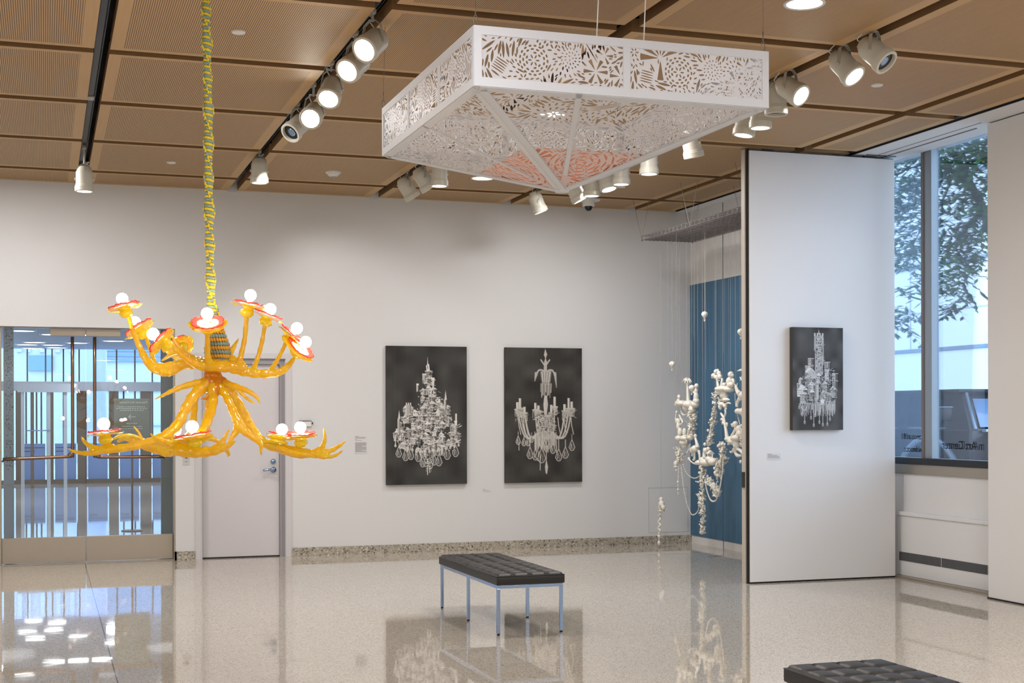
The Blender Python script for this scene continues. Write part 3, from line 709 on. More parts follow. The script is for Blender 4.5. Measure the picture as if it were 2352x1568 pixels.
def draw_tower():
    W, H = 206, 412; c = Canvas(W, H, 11, .085, (1,1.0,1.0)); c.a *= .95
    X = lambda x: (x-365)/500*W; Y = lambda y: (y-100)/1040*H; r = c.rng.random
    def blk(x0, y0, x1, y1, roof): c.house(X(x0), Y(y0), X(x1)-X(x0), Y(y1)-Y(y0), roof)
    c.rect(X(588), Y(190), X(668), Y(580), .42); c.scribble(X(628), Y(330), 34, 120, 200, .35, .8)
    for k in range(4): c.rect(X(580+k*26), Y(160), X(594+k*26), Y(195), .6)
    c.fill([(X(618),Y(170)),(X(623),Y(115)),(X(632),Y(170))], .55); c.poly([(X(582),Y(200)),(X(580),Y(330))], 3, .5); c.poly([(X(668),Y(200)),(X(668),Y(450))], 3, .5)
    for k in range(10): c.rect(X(600+(k%3)*22), Y(220+k*32), X(607+(k%3)*22), Y(236+k*32), .06)
    for a in ((520,415,570,480,0),(490,490,570,560,0),(485,560,600,640,1),(680,450,735,530,0),(685,530,750,640,0),(758,565,812,640,0),(760,640,812,740,0),(425,630,470,720,1),(410,670,430,800,0),
              (480,620,660,700,1),(600,590,655,660,1),(520,690,600,780,1),(590,665,640,840,0),(655,680,730,770,1),(530,760,590,840,1),(415,735,520,800,1),(440,780,515,870,1),(640,770,720,830,1),(735,730,805,810,1),(640,820,700,880,1),(700,790,760,860,1)): blk(*a)
    c.scribble(X(620), Y(700), 130, 150, 520, .25, .75)
    c.ell(X(658), Y(850), 7, 10, .75); c.rect(X(600), Y(680), X(622), Y(830), .55)
    for _ in range(90):
        x = 440+r()*350; l = 40+r()*80
        c.line(X(x), Y(840+r()*50), X(x)+(r()-.5)*3, Y(880+l), 1.6, .3+.4*r())
    for x, y in ((482,1060),(572,1090),(628,1060),(662,1085),(707,1080),(733,1030),(430,910),(545,1015),(460,980),(585,990)): c.line(X(x), Y(870), X(x), Y(y), 2.6, .5); c.ell(X(x), Y(y), 3, 6, .5, 1.5)
    c.poly([(X(440),Y(880)),(X(460),Y(930)),(X(485),Y(940)),(X(505),Y(900)),(X(510),Y(870))], 3, .55)
    c.poly([(X(700),Y(900)),(X(740),Y(940)),(X(770),Y(890)),(X(785),Y(830))], 2.6, .5)
    return c
def drawing(cv, x0, x1, z0, z1, y, label, depth=.04):
    t = thing('framed_drawing', label, 'drawing', ((x0+x1)/2, y, z0), None)
    W, H = cv.W, cv.H; rgb = cv.rgb().astype(np.float32)
    xs = np.linspace(x0, x1, W+1); zs = np.linspace(z1, z0, H+1)
    P = np.empty((H+1, W+1, 3), np.float32); P[...,0] = xs[None]; P[...,1] = y-depth; P[...,2] = zs[:,None]
    P[...,0] -= t.location.x; P[...,1] -= t.location.y; P[...,2] -= t.location.z
    me = bpy.data.meshes.new('canvas'); n = (W+1)*(H+1); me.vertices.add(n); me.vertices.foreach_set('co', P.reshape(-1))
    idx = np.arange(n).reshape(H+1, W+1); q = np.stack([idx[:-1,:-1], idx[1:,:-1], idx[1:,1:], idx[:-1,1:]], -1).reshape(-1)
    me.loops.add(len(q)); me.loops.foreach_set('vertex_index', q.astype(np.int32)); me.polygons.add(len(q)//4)
    me.polygons.foreach_set('loop_start', np.arange(0, len(q), 4, dtype=np.int32)); me.polygons.foreach_set('loop_total', np.full(len(q)//4, 4, np.int32))
    me.update()
    ex = np.pad(rgb, ((0,1),(0,1),(0,0)), 'edge'); C = np.ones((n, 4), np.float32); C[:,:3] = ex.reshape(-1, 3)
    a = me.attributes.new('paint', 'FLOAT_COLOR', 'POINT'); a.data.foreach_set('color', C.reshape(-1))
    me.materials.append(M['paint']); o = bpy.data.objects.new('canvas', me); col.objects.link(o); o.parent = t
    MB().box(x0, x1, y-depth+.0008, y-.0015, z0, z1).build('stretcher', M['canvas_edge'], t)
drawing(draw_castle(), 3.561, 4.484, .750, 2.283, YW, 'large dark drawing of a crystal chandelier made of spired buildings, left on back wall')
drawing(draw_candles(), 4.937, 5.869, .748, 2.283, YW, 'large dark drawing of a pale candle chandelier with drops, right on back wall')
drawing(draw_tower(), 6.392, 6.912, 1.375, 2.305, 11.13, 'small dark drawing of a hanging tower of houses on the freestanding white wall', .055)
# ================================================================== ANTLER CHANDELIER
DC = 7.0
ctr = at(489, 850, DC)
ch = thing('antler_chandelier', 'glossy amber antler chandelier with red flower bulbs hanging from a yellow macrame cord', 'chandelier', tuple(at(489, 1045, DC)))
def px(x, y, w=0): return at(x, y, DC+w)
def antler(name, branches, m, vox=.0055):
    b = MB()
    for br in branches:                     # list of (x, y, w, r) in photo pixels, depth offset in m, radius in m
        P = smoothpts([tuple(px(x, y, w)) + (r,) for x, y, w, r in br], 6)
        n = len(P); pts = [p[:3] for p in P]; rr = [max(.0025, p[3])*(1+.10*math.sin(i*1.7+br[0][0])) for i, p in enumerate(P)]
        b.tube(pts, rr, 12)
        b.ball(pts[0], rr[0], n=12, m=8); b.ball(pts[-1], rr[-1]*1.02, n=10, m=6)
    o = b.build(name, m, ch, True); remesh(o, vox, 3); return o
# ---- upper ring of antlers
antler('antler', [
 [(500,838,.02,.036),(462,836,0,.030),(425,836,-.02,.026),(385,842,-.03,.024),(352,842,-.02,.024),(334,822,0,.020),(318,790,.02,.015),(305,757,.03,.013),(297,728,.03,.012)],
 [(420,838,-.02,.020),(398,852,-.03,.020),(378,855,-.03,.022),(350,846,-.02,.020)],
 [(398,850,-.03,.014),(404,838,.0,.010),(400,828,.04,.007)],
 [(356,838,.0,.014),(349,812,.06,.013),(342,792,.10,.011),(337,778,.11,.011)]], M['resin'])
antler('antler', [
 [(470,842,-.06,.024),(445,834,-.12,.020),(420,818,-.19,.014),(400,798,-.24,.012),(391,786,-.26,.011)],
 [(480,838,-.05,.026),(478,822,-.09,.018),(477,795,-.12,.014),(477,768,-.13,.0135)],
 [(560,845,-.07,.022),(520,842,-.08,.026),(480,840,-.07,.028),(450,838,-.06,.020)]], M['resin'])
antler('antler', [
 [(490,840,.0,.034),(525,842,-.02,.030),(560,852,-.03,.026),(600,858,-.02,.024),(640,855,0,.021),(662,840,.02,.016),(674,824,.03,.012)],
 [(548,842,.0,.016),(554,815,.02,.0145),(562,780,.03,.013),(567,730,.03,.013)],
 [(582,850,0,.014),(592,822,.06,.013),(601,790,.08,.012),(609,747,.08,.011)],
 [(620,853,0,.014),(634,832,.05,.012),(647,808,.07,.011),(658,785,.07,.011)]], M['resin'])
antler('antler', [
 [(470,836,.05,.026),(500,826,.08,.030),(530,826,.08,.026),(560,836,.05,.016)],
 [(512,828,.08,.018),(530,808,.10,.016),(541,790,.11,.010),(550,775,.11,.003)],
 [(470,832,.06,.024),(440,824,.12,.024),(420,812,.16,.022),(404,797,.18,.015)],
 [(432,822,.12,.018),(408,792,.10,.012),(395,770,.09,.006)]], M['resin'])
# ---- hub and lower antlers
antler('hub', [
 [(489,846,0,.042),(489,862,0,.045),(487,880,0,.052),(490,900,0,.038)],
 [(470,878,0,.030),(489,876,-.02,.036),(510,878,0,.030)],
 [(495,888,-.05,.024),(493,905,-.08,.018),(480,914,-.10,.011),(461,916,-.11,.004)]], M['resin_o'])
antler('antler', [
 [(472,876,-.02,.022),(440,882,-.06,.017),(405,893,-.10,.014),(378,906,-.12,.009),(355,917,-.13,.004)]], M['resin'])
antler('antler', [
 [(506,876,0,.022),(540,887,-.03,.017),(570,898,-.05,.014),(590,912,-.06,.010),(598,927,-.06,.004)],
 [(540,888,.05,.012),(560,908,.10,.010),(575,920,.12,.008),(586,926,.13,.004)]], M['resin'])
antler('antler', [                                       # big left
 [(478,880,-.02,.034),(448,905,-.06,.029),(425,940,-.10,.026),(408,975,-.13,.026),(378,1000,-.16,.024),(340,1016,-.18,.022),(290,1027,-.20,.021),(240,1034,-.21,.019),(200,1041,-.22,.013),(172,1037,-.22,.009),(156,1030,-.22,.004)],
 [(244,1032,-.21,.018),(215,1028,-.21,.015),(196,1016,-.21,.011),(187,1004,-.21,.006)],
 [(262,1030,-.20,.018),(245,1018,-.20,.014),(237,1004,-.20,.010),(233,990,-.20,.007)],
 [(404,972,-.13,.016),(396,992,-.14,.011),(393,1030,-.15,.009)]], M['resin'])
antler('antler', [                                       # behind left
 [(462,880,.06,.026),(448,910,.10,.022),(445,950,.14,.019),(438,990,.18,.018),(415,1015,.2,.020),(380,1028,.22,.026),(352,1024,.24,.026),(318,1014,.27,.022),(288,1005,.30,.016),(272,1013,.33,.010)],
 [(335,1018,.26,.012),(324,1004,.26,.009),(318,992,.26,.008),(308,981,.26,.006)],
 [(300,1012,.28,.016),(318,1022,.26,.013),(350,1032,.24,.018),(385,1040,.22,.022),(398,1038,.2,.016)]], M['resin'])
antler('antler', [                                       # front centre
 [(490,890,-.05,.028),(488,930,-.12,.024),(475,970,-.22,.024),(455,1005,-.35,.022),(440,1028,-.42,.026)],
 [(345,995,-.38,.004),(360,1008,-.40,.013),(385,1018,-.42,.018),(415,1026,-.44,.022),(440,1032,-.45,.026)],
 [(390,1045,-.45,.009),(398,1035,-.45,.020),(425,1038,-.46,.026),(465,1038,-.47,.026),(500,1033,-.48,.021),(525,1022,-.49,.014),(541,1012,-.50,.005)],
 [(488,1034,-.47,.018),(507,1018,-.48,.014),(518,1001,-.48,.010),(526,985,-.48,.005)],
 [(440,1036,-.46,.02),(446,1048,-.46,.008)]], M['resin'])
antler('antler', [                                       # behind centre
 [(484,895,.05,.026),(480,940,.12,.024),(472,985,.2,.022),(478,1003,.22,.018),(498,1012,.25,.012),(512,1028,.28,.010),(522,1038,.3,.010),(524,1047,.3,.006)],
 [(500,1012,.25,.010),(520,1030,.27,.009),(528,1046,.28,.006)]], M['resin'])
antler('antler', [                                       # big right
 [(500,880,0,.034),(530,905,.02,.030),(556,945,.04,.028),(575,980,.05,.027),(598,1010,.06,.026),(635,1027,.06,.026),(680,1036,.05,.025),(720,1042,.04,.022),(755,1036,.03,.015),(780,1023,.03,.010),(795,1011,.03,.004)],
 [(718,1040,.04,.018),(738,1028,.03,.014),(746,1008,.02,.011),(744,984,.02,.005)],
 [(715,1043,.04,.018),(745,1049,.02,.012),(770,1046,.01,.009),(787,1034,.01,.005)],
 [(640,1030,.0,.018),(680,1042,-.04,.014),(712,1045,-.05,.008),(724,1052,-.05,.004)],
 [(650,1035,.05,.02),(690,1049,.05,.010),(712,1047,.05,.006)]], M['resin'])
antler('antler', [                                       # right, inner with web
 [(505,890,-.03,.024),(522,915,-.06,.020),(538,950,-.09,.022),(552,980,-.10,.024),(575,1000,-.10,.018),(598,1018,-.09,.014),(599,1032,-.09,.009),(600,1044,-.09,.006)],
 [(548,968,-.10,.022),(542,990,-.10,.018),(530,1008,-.11,.013),(524,1024,-.12,.009)]], M['resin'])
# drill a knitted cover and cord
kb = thing_loc = px(500, 828, .03)
prof = [(496,742,.018),(497,765,.032),(499,785,.050),(501,800,.062),(502,815,.062),(502,828,.050),(500,838,.040)]
cover = MB(); base = px(500, 835, .06)
rowsK = 11
for r_ in range(rowsK):
    t = r_/(rowsK-1); y = 745+92*t; rad = np.interp(y, [742,765,785,800,815,828,840], [.020,.036,.052,.060,.060,.052,.042])
    n = max(8, int(2*PI*rad/.013)); c = px(498+3*t, y, .06)
    cover.cur = 1 if r_ % 2 else 0
    for k in range(n):
        a = 2*PI*(k+.5*(r_ % 2))/n; p = c + Vector((math.cos(a)*rad, math.sin(a)*rad, 0))
        Mx = Matrix.Rotation(a, 3, 'Z') @ Matrix.Rotation(.35, 3, 'X')
        cover.ball(p, (.008, .0078, .0125), Mx, 7, 5)
cover.build('knitted_cover', [M['cordO'], M['cordT']], ch, True)
cy, ct = MB(), MB()
zt, zb = CZ-.005, px(495, 745, .06).z
nk = 118
core = []
for k in range(nk+1):
    t = k/nk; z = zt+(zb-zt)*t
    # sway of the cord sideways
    y_px = HOR-(z-EYE)*FOC/DC
    xp = np.interp(y_px, [-140, 0, 250, 480, 640, 700, 745], [472, 475, 480, 481, 484, 486, 497])
    c = px(xp, y_px, .0 + .06*max(0, (y_px-650)/95)); core.append(c)
    wd = .020+.0045*math.sin(k*.62)+.003*math.sin(k*.23+1); tw = k*.30
    d = Vector((math.cos(tw), math.sin(tw), 0)); e = Vector((-math.sin(tw), math.cos(tw), 0))
    b = (cy, ct)[k % 2]
    dz = Vector((0,0,.0045))
    b.tube([c-d*wd*.9-e*.004-dz, c-d*wd*.4+e*.012-dz*.3, c+d*wd*.4+e*.012+dz*.3, c+d*wd*.9-e*.004+dz], [.006,.009,.009,.006], 7)
    b = (ct, cy)[k % 2]
    b.tube([c-d*wd*.9+e*.004+dz, c-d*wd*.4-e*.012+dz*.3, c+d*wd*.4-e*.012-dz*.3, c+d*wd*.9+e*.004-dz], [.006,.0085,.0085,.006], 7)
    for s in (-1, 1): (cy, ct)[(k+(s>0)) % 3 == 0].ball(c+d*s*wd, (.0055,.0055,.011), n=7, m=5)
cy.tube(core, .008, 8)
cy.build('yellow_cord', M['cordY'], ch, True); ct.build('teal_cord', M['cordT'], ch, True)

def flower(bulb, disc, cup, w, size=1.0, face=0.0, bp=None, faceaway=0.0):
    b0 = px(*bulb, w); d0 = px(*disc, w); c0 = px(*cup, w)
    ax = (b0-c0); ax = (ax + CF*(-face+faceaway)*ax.length).normalized()
    q = Vector((0,0,1)).rotation_difference(ax).to_matrix().to_4x4()
    q = q @ Matrix.Rotation(random.random()*2, 4, 'Z')
    T = Matrix.Translation(d0) @ q
    # cup and leafy calyx
    h = max(.03, (c0-d0).length)
    m = MB()
    m.lathe([(.010,-h-.012),(.022,-h-.008),(.034,-h+.006),(.033,-h+.02),(.026,-h*.45),(.030,-h*.2),(.042,-.006)], T, 16, lambda a, i: 1+.08*math.sin(5*a+i))
    R = .087*size; n = 40; V = []; F = []
    for i, (rr, z) in enumerate(((.02,-.010),(.05,-.012),(.075,-.006),(1,-.004))):
        for k in range(n):
            a = 2*PI*k/n; r = rr if rr < 1 else R*(.86+.22*abs(math.cos(2.5*a))**.7); zz = z-.012*(rr == 1)*(1-abs(math.cos(2.5*a)))
            V.append(T @ Vector((r*math.cos(a), r*math.sin(a), zz)))
    for i in range(3):
        for k in range(n): F.append((i*n+k, i*n+(k+1)%n, (i+1)*n+(k+1)%n, (i+1)*n+k))
    m.add(V, F)
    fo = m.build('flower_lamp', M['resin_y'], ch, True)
    # petals: six lobed dish with red rim
    m = MB(); V = []; n = 72
    rings = [(.016,.006),(.035,.003),(.052,.003),(.066,.006),(.078,.010)]
    for i, (r0, z) in enumerate(rings):
        for k in range(n):
            a = 2*PI*k/n; lob = 1-.13*(1-abs(math.cos(3*a)))**2*(i/4); wv = .0015*math.sin(18*a)*(i/4)
            V.append(T @ Vector((r0*size*lob*math.cos(a), r0*size*lob*math.sin(a), z-.004*(1-abs(math.cos(3*a)))*(i/4)+wv)))
    F = []; mi = []
    for i in range(4):
        for k in range(n): F.append((i*n+k, i*n+(k+1)%n, (i+1)*n+(k+1)%n, (i+1)*n+k)); mi.append(0 if i < 2 and not (k % 12 == 6) else 1)
    m.add(V, F); m.mi = mi
    o = m.build('petals', [M['petal_c'], M['petal']], fo, True)
    rim = MB(); rim.tube([V[4*n+k % n] for k in range(n+1)], .0028, 6); rim.build('petal_rim', M['petal_rim'], fo, True)
    # bulb with socket
    bc = d0 + ax*max(.03, (b0-d0).length)
    m = MB().cyl(d0, d0+ax*.02, .012, n=14); m.build('socket', M['porc'], fo, True, sharp=.6)
    bb = MB().ball(bc, .0295, n=20, m=14); bb.cyl(d0+ax*.015, bc-ax*.015, .011, .017, n=16); bb.build('bulb', M['bulb'], fo, True)
M['petal_rim'] = mat('red_petal_rim', (226,48,52), .15)
random.seed(5)
flower((282,686),(286,704),(292,724),.03)
flower((310,740),(320,754),(332,772),.10)
flower((353,766),(371,783),(390,797),-.27, .95)
flower((404,788),(414,796),(420,806),.2, .85, faceaway=.6)
flower((480,718),(478,742),(478,764),-.14, 1.05, face=.55)
flower((577,678),(572,699),(568,724),.03)
flower((622,710),(616,724),(609,744),.08, .95)
flower((683,754),(671,768),(659,784),.07, .9)
flower((704,785),(690,800),(676,815),.03, 1.0, face=.3)
flower((240,973),(240,993),(244,1015),-.21)
flower((441,980),(445,1001),(449,1024),-.46, 1.05)
flower((690,981),(690,998),(690,1022),.03, .95, face=.15)
flower((648,986),(644,1000),(640,1018),.18, .8)
flower((404,988),(400,1003),(398,1018),.2, .8)
# broad resin leaves around the lower lamps
def leaf(P, w, m=None):
    b = MB(); P = smoothpts([tuple(px(x, y, ww))+(r,) for x, y, ww, r in P], 6)
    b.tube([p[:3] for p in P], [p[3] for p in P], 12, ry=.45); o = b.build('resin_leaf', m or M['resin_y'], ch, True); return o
leaf([(612,1000,.05,.006),(630,1003,.05,.030),(655,1005,.05,.032),(682,1008,.05,.006)], 0)
leaf([(600,1015,.02,.006),(625,1012,.02,.024),(660,1018,.02,.012)], 0)
leaf([(255,1010,-.15,.01),(280,1000,-.12,.018),(310,1000,-.1,.012),(330,1010,-.08,.004)], 0)
leaf([(400,1010,-.4,.006),(430,1012,-.42,.026),(462,1012,-.42,.028),(490,1000,-.42,.008)], 0)
leaf([(372,828,.12,.01),(400,812,.12,.03),(430,812,.12,.024),(446,828,.1,.01)], 0, M['resin'])
# ================================================================== PAPER-CUT LANTERN
def marching(field, xs, ys, mapf):
    """polygons of field>0 on grid xs (cols) ys (rows); mapf(x,y)->3d arrays. real cut-outs with smooth contours"""
    H, W = field.shape; f = field
    idx = np.arange(H*W).reshape(H, W)
    XX, YY = np.meshgrid(xs, ys)
    verts = [np.stack([XX.ravel(), YY.ravel()], 1)]
    nv = H*W
    def inter(a, b, xa, ya, xb, yb):
        t = np.clip(a/(a-b+1e-12*(a == b)), .02, .98); return xa+(xb-xa)*t, ya+(yb-ya)*t
    hx, hy = inter(f[:,:-1], f[:,1:], XX[:,:-1], YY[:,:-1], XX[:,1:], YY[:,1:])
    hid = nv+np.arange(hx.size).reshape(hx.shape); verts.append(np.stack([hx.ravel(), hy.ravel()], 1)); nv += hx.size
    vx, vy = inter(f[:-1], f[1:], XX[:-1], YY[:-1], XX[1:], YY[1:])
    vid = nv+np.arange(vx.size).reshape(vx.shape); verts.append(np.stack([vx.ravel(), vy.ravel()], 1)); nv += vx.size
    c0 = idx[:-1,:-1]; c1 = idx[:-1,1:]; c2 = idx[1:,1:]; c3 = idx[1:,:-1]
    e0 = hid[:-1]; e1 = vid[:,1:]; e2 = hid[1:]; e3 = vid[:,:-1]
    code = (f[:-1,:-1] > 0)*1 + (f[:-1,1:] > 0)*2 + (f[1:,1:] > 0)*4 + (f[1:,:-1] > 0)*8
    T = {1:[(c0,e0,e3)],2:[(c1,e1,e0)],4:[(c2,e2,e1)],8:[(c3,e3,e2)],3:[(c0,c1,e1,e3)],6:[(c1,c2,e2,e0)],12:[(c2,c3,e3,e1)],9:[(c3,c0,e0,e2)],
         7:[(c0,c1,c2,e2,e3)],14:[(c1,c2,c3,e3,e0)],13:[(c2,c3,c0,e0,e1)],11:[(c3,c0,c1,e1,e2)],15:[(c0,c1,c2,c3)],5:[(c0,e0,e3),(c2,e2,e1)],10:[(c1,e1,e0),(c3,e3,e2)]}
    loops = []; tot = []
    for k, polys in T.items():
        m = code == k
        if not m.any(): continue
        for p in polys:
            a = np.stack([q[m] for q in p], 1); loops.append(a.ravel()); tot.append(np.full(len(a), len(p)))
    L = np.concatenate(loops); Tt = np.concatenate(tot); V = np.concatenate(verts)
    used, inv = np.unique(L, return_inverse=True); V = V[used]
    P = mapf(V[:,0], V[:,1])
    return P, inv, Tt
def npmesh(name, P, L, T, mats, parent):
    me = bpy.data.meshes.new(name); me.vertices.add(len(P)); w = wloc(parent)
    me.vertices.foreach_set('co', (P-np.array(w)).astype(np.float32).ravel())
    me.loops.add(len(L)); me.loops.foreach_set('vertex_index', L.astype(np.int32)); me.polygons.add(len(T))
    s = np.concatenate([[0], np.cumsum(T)[:-1]]); me.polygons.foreach_set('loop_start', s.astype(np.int32)); me.polygons.foreach_set('loop_total', T.astype(np.int32))
    me.update(); me.validate()
    me.materials.append(mats); o = bpy.data.objects.new(name, me); col.objects.link(o); o.parent = parent; return o
def cut_pattern(W, H, seed, g=.004, dens=1.0, flowers=()):
    """signed field: >0 solid, with leaf-shaped slots in rosettes, hatchings and filler"""
    nx, ny = int(W/g)+1, int(H/g)+1; xs = np.linspace(0, W, nx); ys = np.linspace(0, H, ny)
    hole = np.full((ny, nx), -.01); occ = np.zeros((ny, nx), bool); rng = np.random.default_rng(seed)
    X, Y = np.meshgrid(xs, ys)
    def lens(x, y, a, l, w, web=.0035, force=False, kind=0):
        R = l/2+.012; i0 = max(0, int((x-R)/g)); i1 = min(nx, int((x+R)/g)+2); j0 = max(0, int((y-R)/g)); j1 = min(ny, int((y+R)/g)+2)
        if i1-i0 < 2 or j1-j0 < 2: return False
        dx = X[j0:j1, i0:i1]-x; dy = Y[j0:j1, i0:i1]-y; u = dx*math.cos(a)+dy*math.sin(a); v = -dx*math.sin(a)+dy*math.cos(a)
        t = np.clip(1-(2*u/l)**2, 0, 1)
        if kind == 0: hw = w/2*t
        elif kind == 1: hw = w/2*np.sqrt(t)                       # oval slot
        else: hw = w/2*np.clip(.5+u/l, 0, 1)*(np.abs(u) < l/2)*1.0   # wedge
        val = np.where(np.abs(u) < l/2, hw-np.abs(v), -.01)
        core = val > -web
        if not force and (occ[j0:j1, i0:i1] & core).any(): return False
        hole[j0:j1, i0:i1] = np.maximum(hole[j0:j1, i0:i1], val); occ[j0:j1, i0:i1] |= core
        return True
    def rosette(cx, cy, R, kind):
        if kind == 0:      # dashed rings round a daisy
            for k in range(12): lens(cx+math.cos(k*PI/6)*R*.19, cy+math.sin(k*PI/6)*R*.19, k*PI/6, R*.24, R*.075)
            nr = int(R*.62/.017)
            for q in range(nr):
                r = R*.36+q*.017; n = int(2*PI*r/.026)
                for k in range(n):
                    a = 2*PI*(k+.5*(q%2))/n; lens(cx+r*math.cos(a), cy+r*math.sin(a), a+PI/2+.35*(1 if q % 2 else -1)*0, .019, .0095, .0022, kind=1)
        elif kind == 1:    # starburst
            n = 12
            for k in range(n):
                a = 2*PI*k/n; lens(cx+math.cos(a)*R*.5, cy+math.sin(a)*R*.5, a, R*.86, R*.30, .0028, kind=2)
        elif kind == 2:    # big petalled flower
            for q, n in ((.2, 6), (.48, 11), (.8, 17)):
                for k in range(n):
                    a = 2*PI*(k+.3*q)/n; lens(cx+math.cos(a)*R*q, cy+math.sin(a)*R*q, a+(.35 if q > .4 else 0), R*.26, R*.09)
        elif kind == 3:    # rose of curved slots
            for q in range(5):
                r = R*(.14+.2*q); n = 4+2*q
                for k in range(n):
                    a0 = 2*PI*(k+.37*q)/n; span = 2*PI/n*.78
                    for s in range(7):
                        a = a0+span*(s/6-.5); lens(cx+r*math.cos(a), cy+r*math.sin(a), a+PI/2, r*span/6*1.9, R*.075*math.sin(PI*(s+.6)/7.2), .001, force=True, kind=1)
        elif kind == 4:    # hatch
            a = rng.random()*PI; n = int(R*1.5/.013)
            for k in range(n):
                d = (k-n/2)*.013; lens(cx-math.sin(a)*d, cy+math.cos(a)*d, a, R*1.5, .0062, .0025, kind=1)
    for f_ in flowers: rosette(*f_)
    area_ = W*H
    for _ in range(int(area_*26*dens)):
        R = .05+.07*rng.random(); rosette(rng.random()*W, rng.random()*H, R, int(rng.choice([0,1,1,2,2,4,4])))
    for (lmin, n) in ((.06, 900), (.035, 2200), (.02, 3000)):
        for _ in range(int(area_*n*dens)):
            x, y = rng.random()*W, rng.random()*H; a = math.sin(x*9)*1.5+math.cos(y*11)*1.3+rng.random()*.5
            lens(x, y, a, lmin*(1+.6*rng.random()), lmin*.17+.0035, .0018)
    return xs, ys, hole
LX0, LX1, LY0, LY1, LZ0, LZ1 = 1.969, 3.563, 6.415, 8.34, 3.108, 3.400
APEX = Vector((2.78, 7.375, 2.778))
ln = thing('paper_cut_lantern', 'large white cut-out lantern, a square box over an inverted pyramid with peach roses inside', 'lantern', ((LX0+LX1)/2, (LY0+LY1)/2, 2.80))
def side_panels(p0, dirv, L, divs, seed):
    """vertical side from p0 along dirv, length L, with frame strips and cut fields between"""
    f0, f1 = .042, .036
    b = MB(); h = LZ1-LZ0; nrm = Vector((dirv.y, -dirv.x, 0)); th = .004
    def strip(u0, u1, z0, z1):
        A = p0+dirv*u0; B = p0+dirv*u1; V = []
        for z in (z0, z1):
            for q in (A, B): V += [Vector((q.x, q.y, z))-nrm*th, Vector((q.x, q.y, z))+nrm*th]
        b.add(V, [(0,1,3,2),(4,6,7,5),(0,4,5,1),(2,3,7,6),(0,2,6,4),(1,5,7,3)])
    strip(0, L, LZ1-f0, LZ1); strip(0, L, LZ0, LZ0+f0)
    us = [0]+[L*(k+1)/divs for k in range(divs)]
    strip(0, f1, LZ0+f0, LZ1-f0); strip(L-f1, L, LZ0+f0, LZ1-f0)
    for k in range(1, divs): strip(L*k/divs-f1/2, L*k/divs+f1/2, LZ0+f0, LZ1-f0)
    fr = b.build('side_frame', M['filmframe'], ln)
    rv = MB()
    for k in range(2*divs+1):
        for z in (LZ0+f0/2, LZ1-f0/2):
            c = p0+dirv*(.02+(L-.04)*k/(2*divs)); rv.cyl(Vector((c.x,c.y,z))-nrm*.007, Vector((c.x,c.y,z))+nrm*.007, .005, n=8)
    for k in range(divs):
        u0 = L*k/divs+f1*(.5 if k else 1); u1 = L*(k+1)/divs-f1*(.5 if k < divs-1 else 1); w = u1-u0; hh = h-2*f0
        rnd = random.Random(seed+k)
        xs, ys, F = cut_pattern(w, hh, seed+k, .0036, 1.25, [(w*.36, hh*.5, .105, 0), (w*.62, hh*.62, .06, 2), (w*.12, hh*.3, .05, 4), (w*.8, hh*.35, .07, 1), (w*.86, hh*.75, .05, 1)] if w > .5 else [(w*.5, hh*.5, .09, 0), (w*.15, hh*.2, .05, 1)])
        f = -F
        f[0,:] = f[-1,:] = .01; f[:,0] = f[:,-1] = .01
        P, L_, T_ = marching(f, xs, ys, lambda x, y: np.stack([p0.x+dirv.x*(u0+x), p0.y+dirv.y*(u0+x), LZ0+f0+y], 1))
        npmesh('cut_panel', P, L_, T_, M['film'], ln)
    return fr
VX, VY = Vector((1,0,0)), Vector((0,1,0))
side_panels(Vector((LX0, LY0, 0)), VX, LX1-LX0, 2, 100)
side_panels(Vector((LX0, LY0, 0)), VY, LY1-LY0, 3, 200)
side_panels(Vector((LX0, LY1, 0)), VX, LX1-LX0, 2, 300)
side_panels(Vector((LX1, LY0, 0)), VY, LY1-LY0, 3, 400)
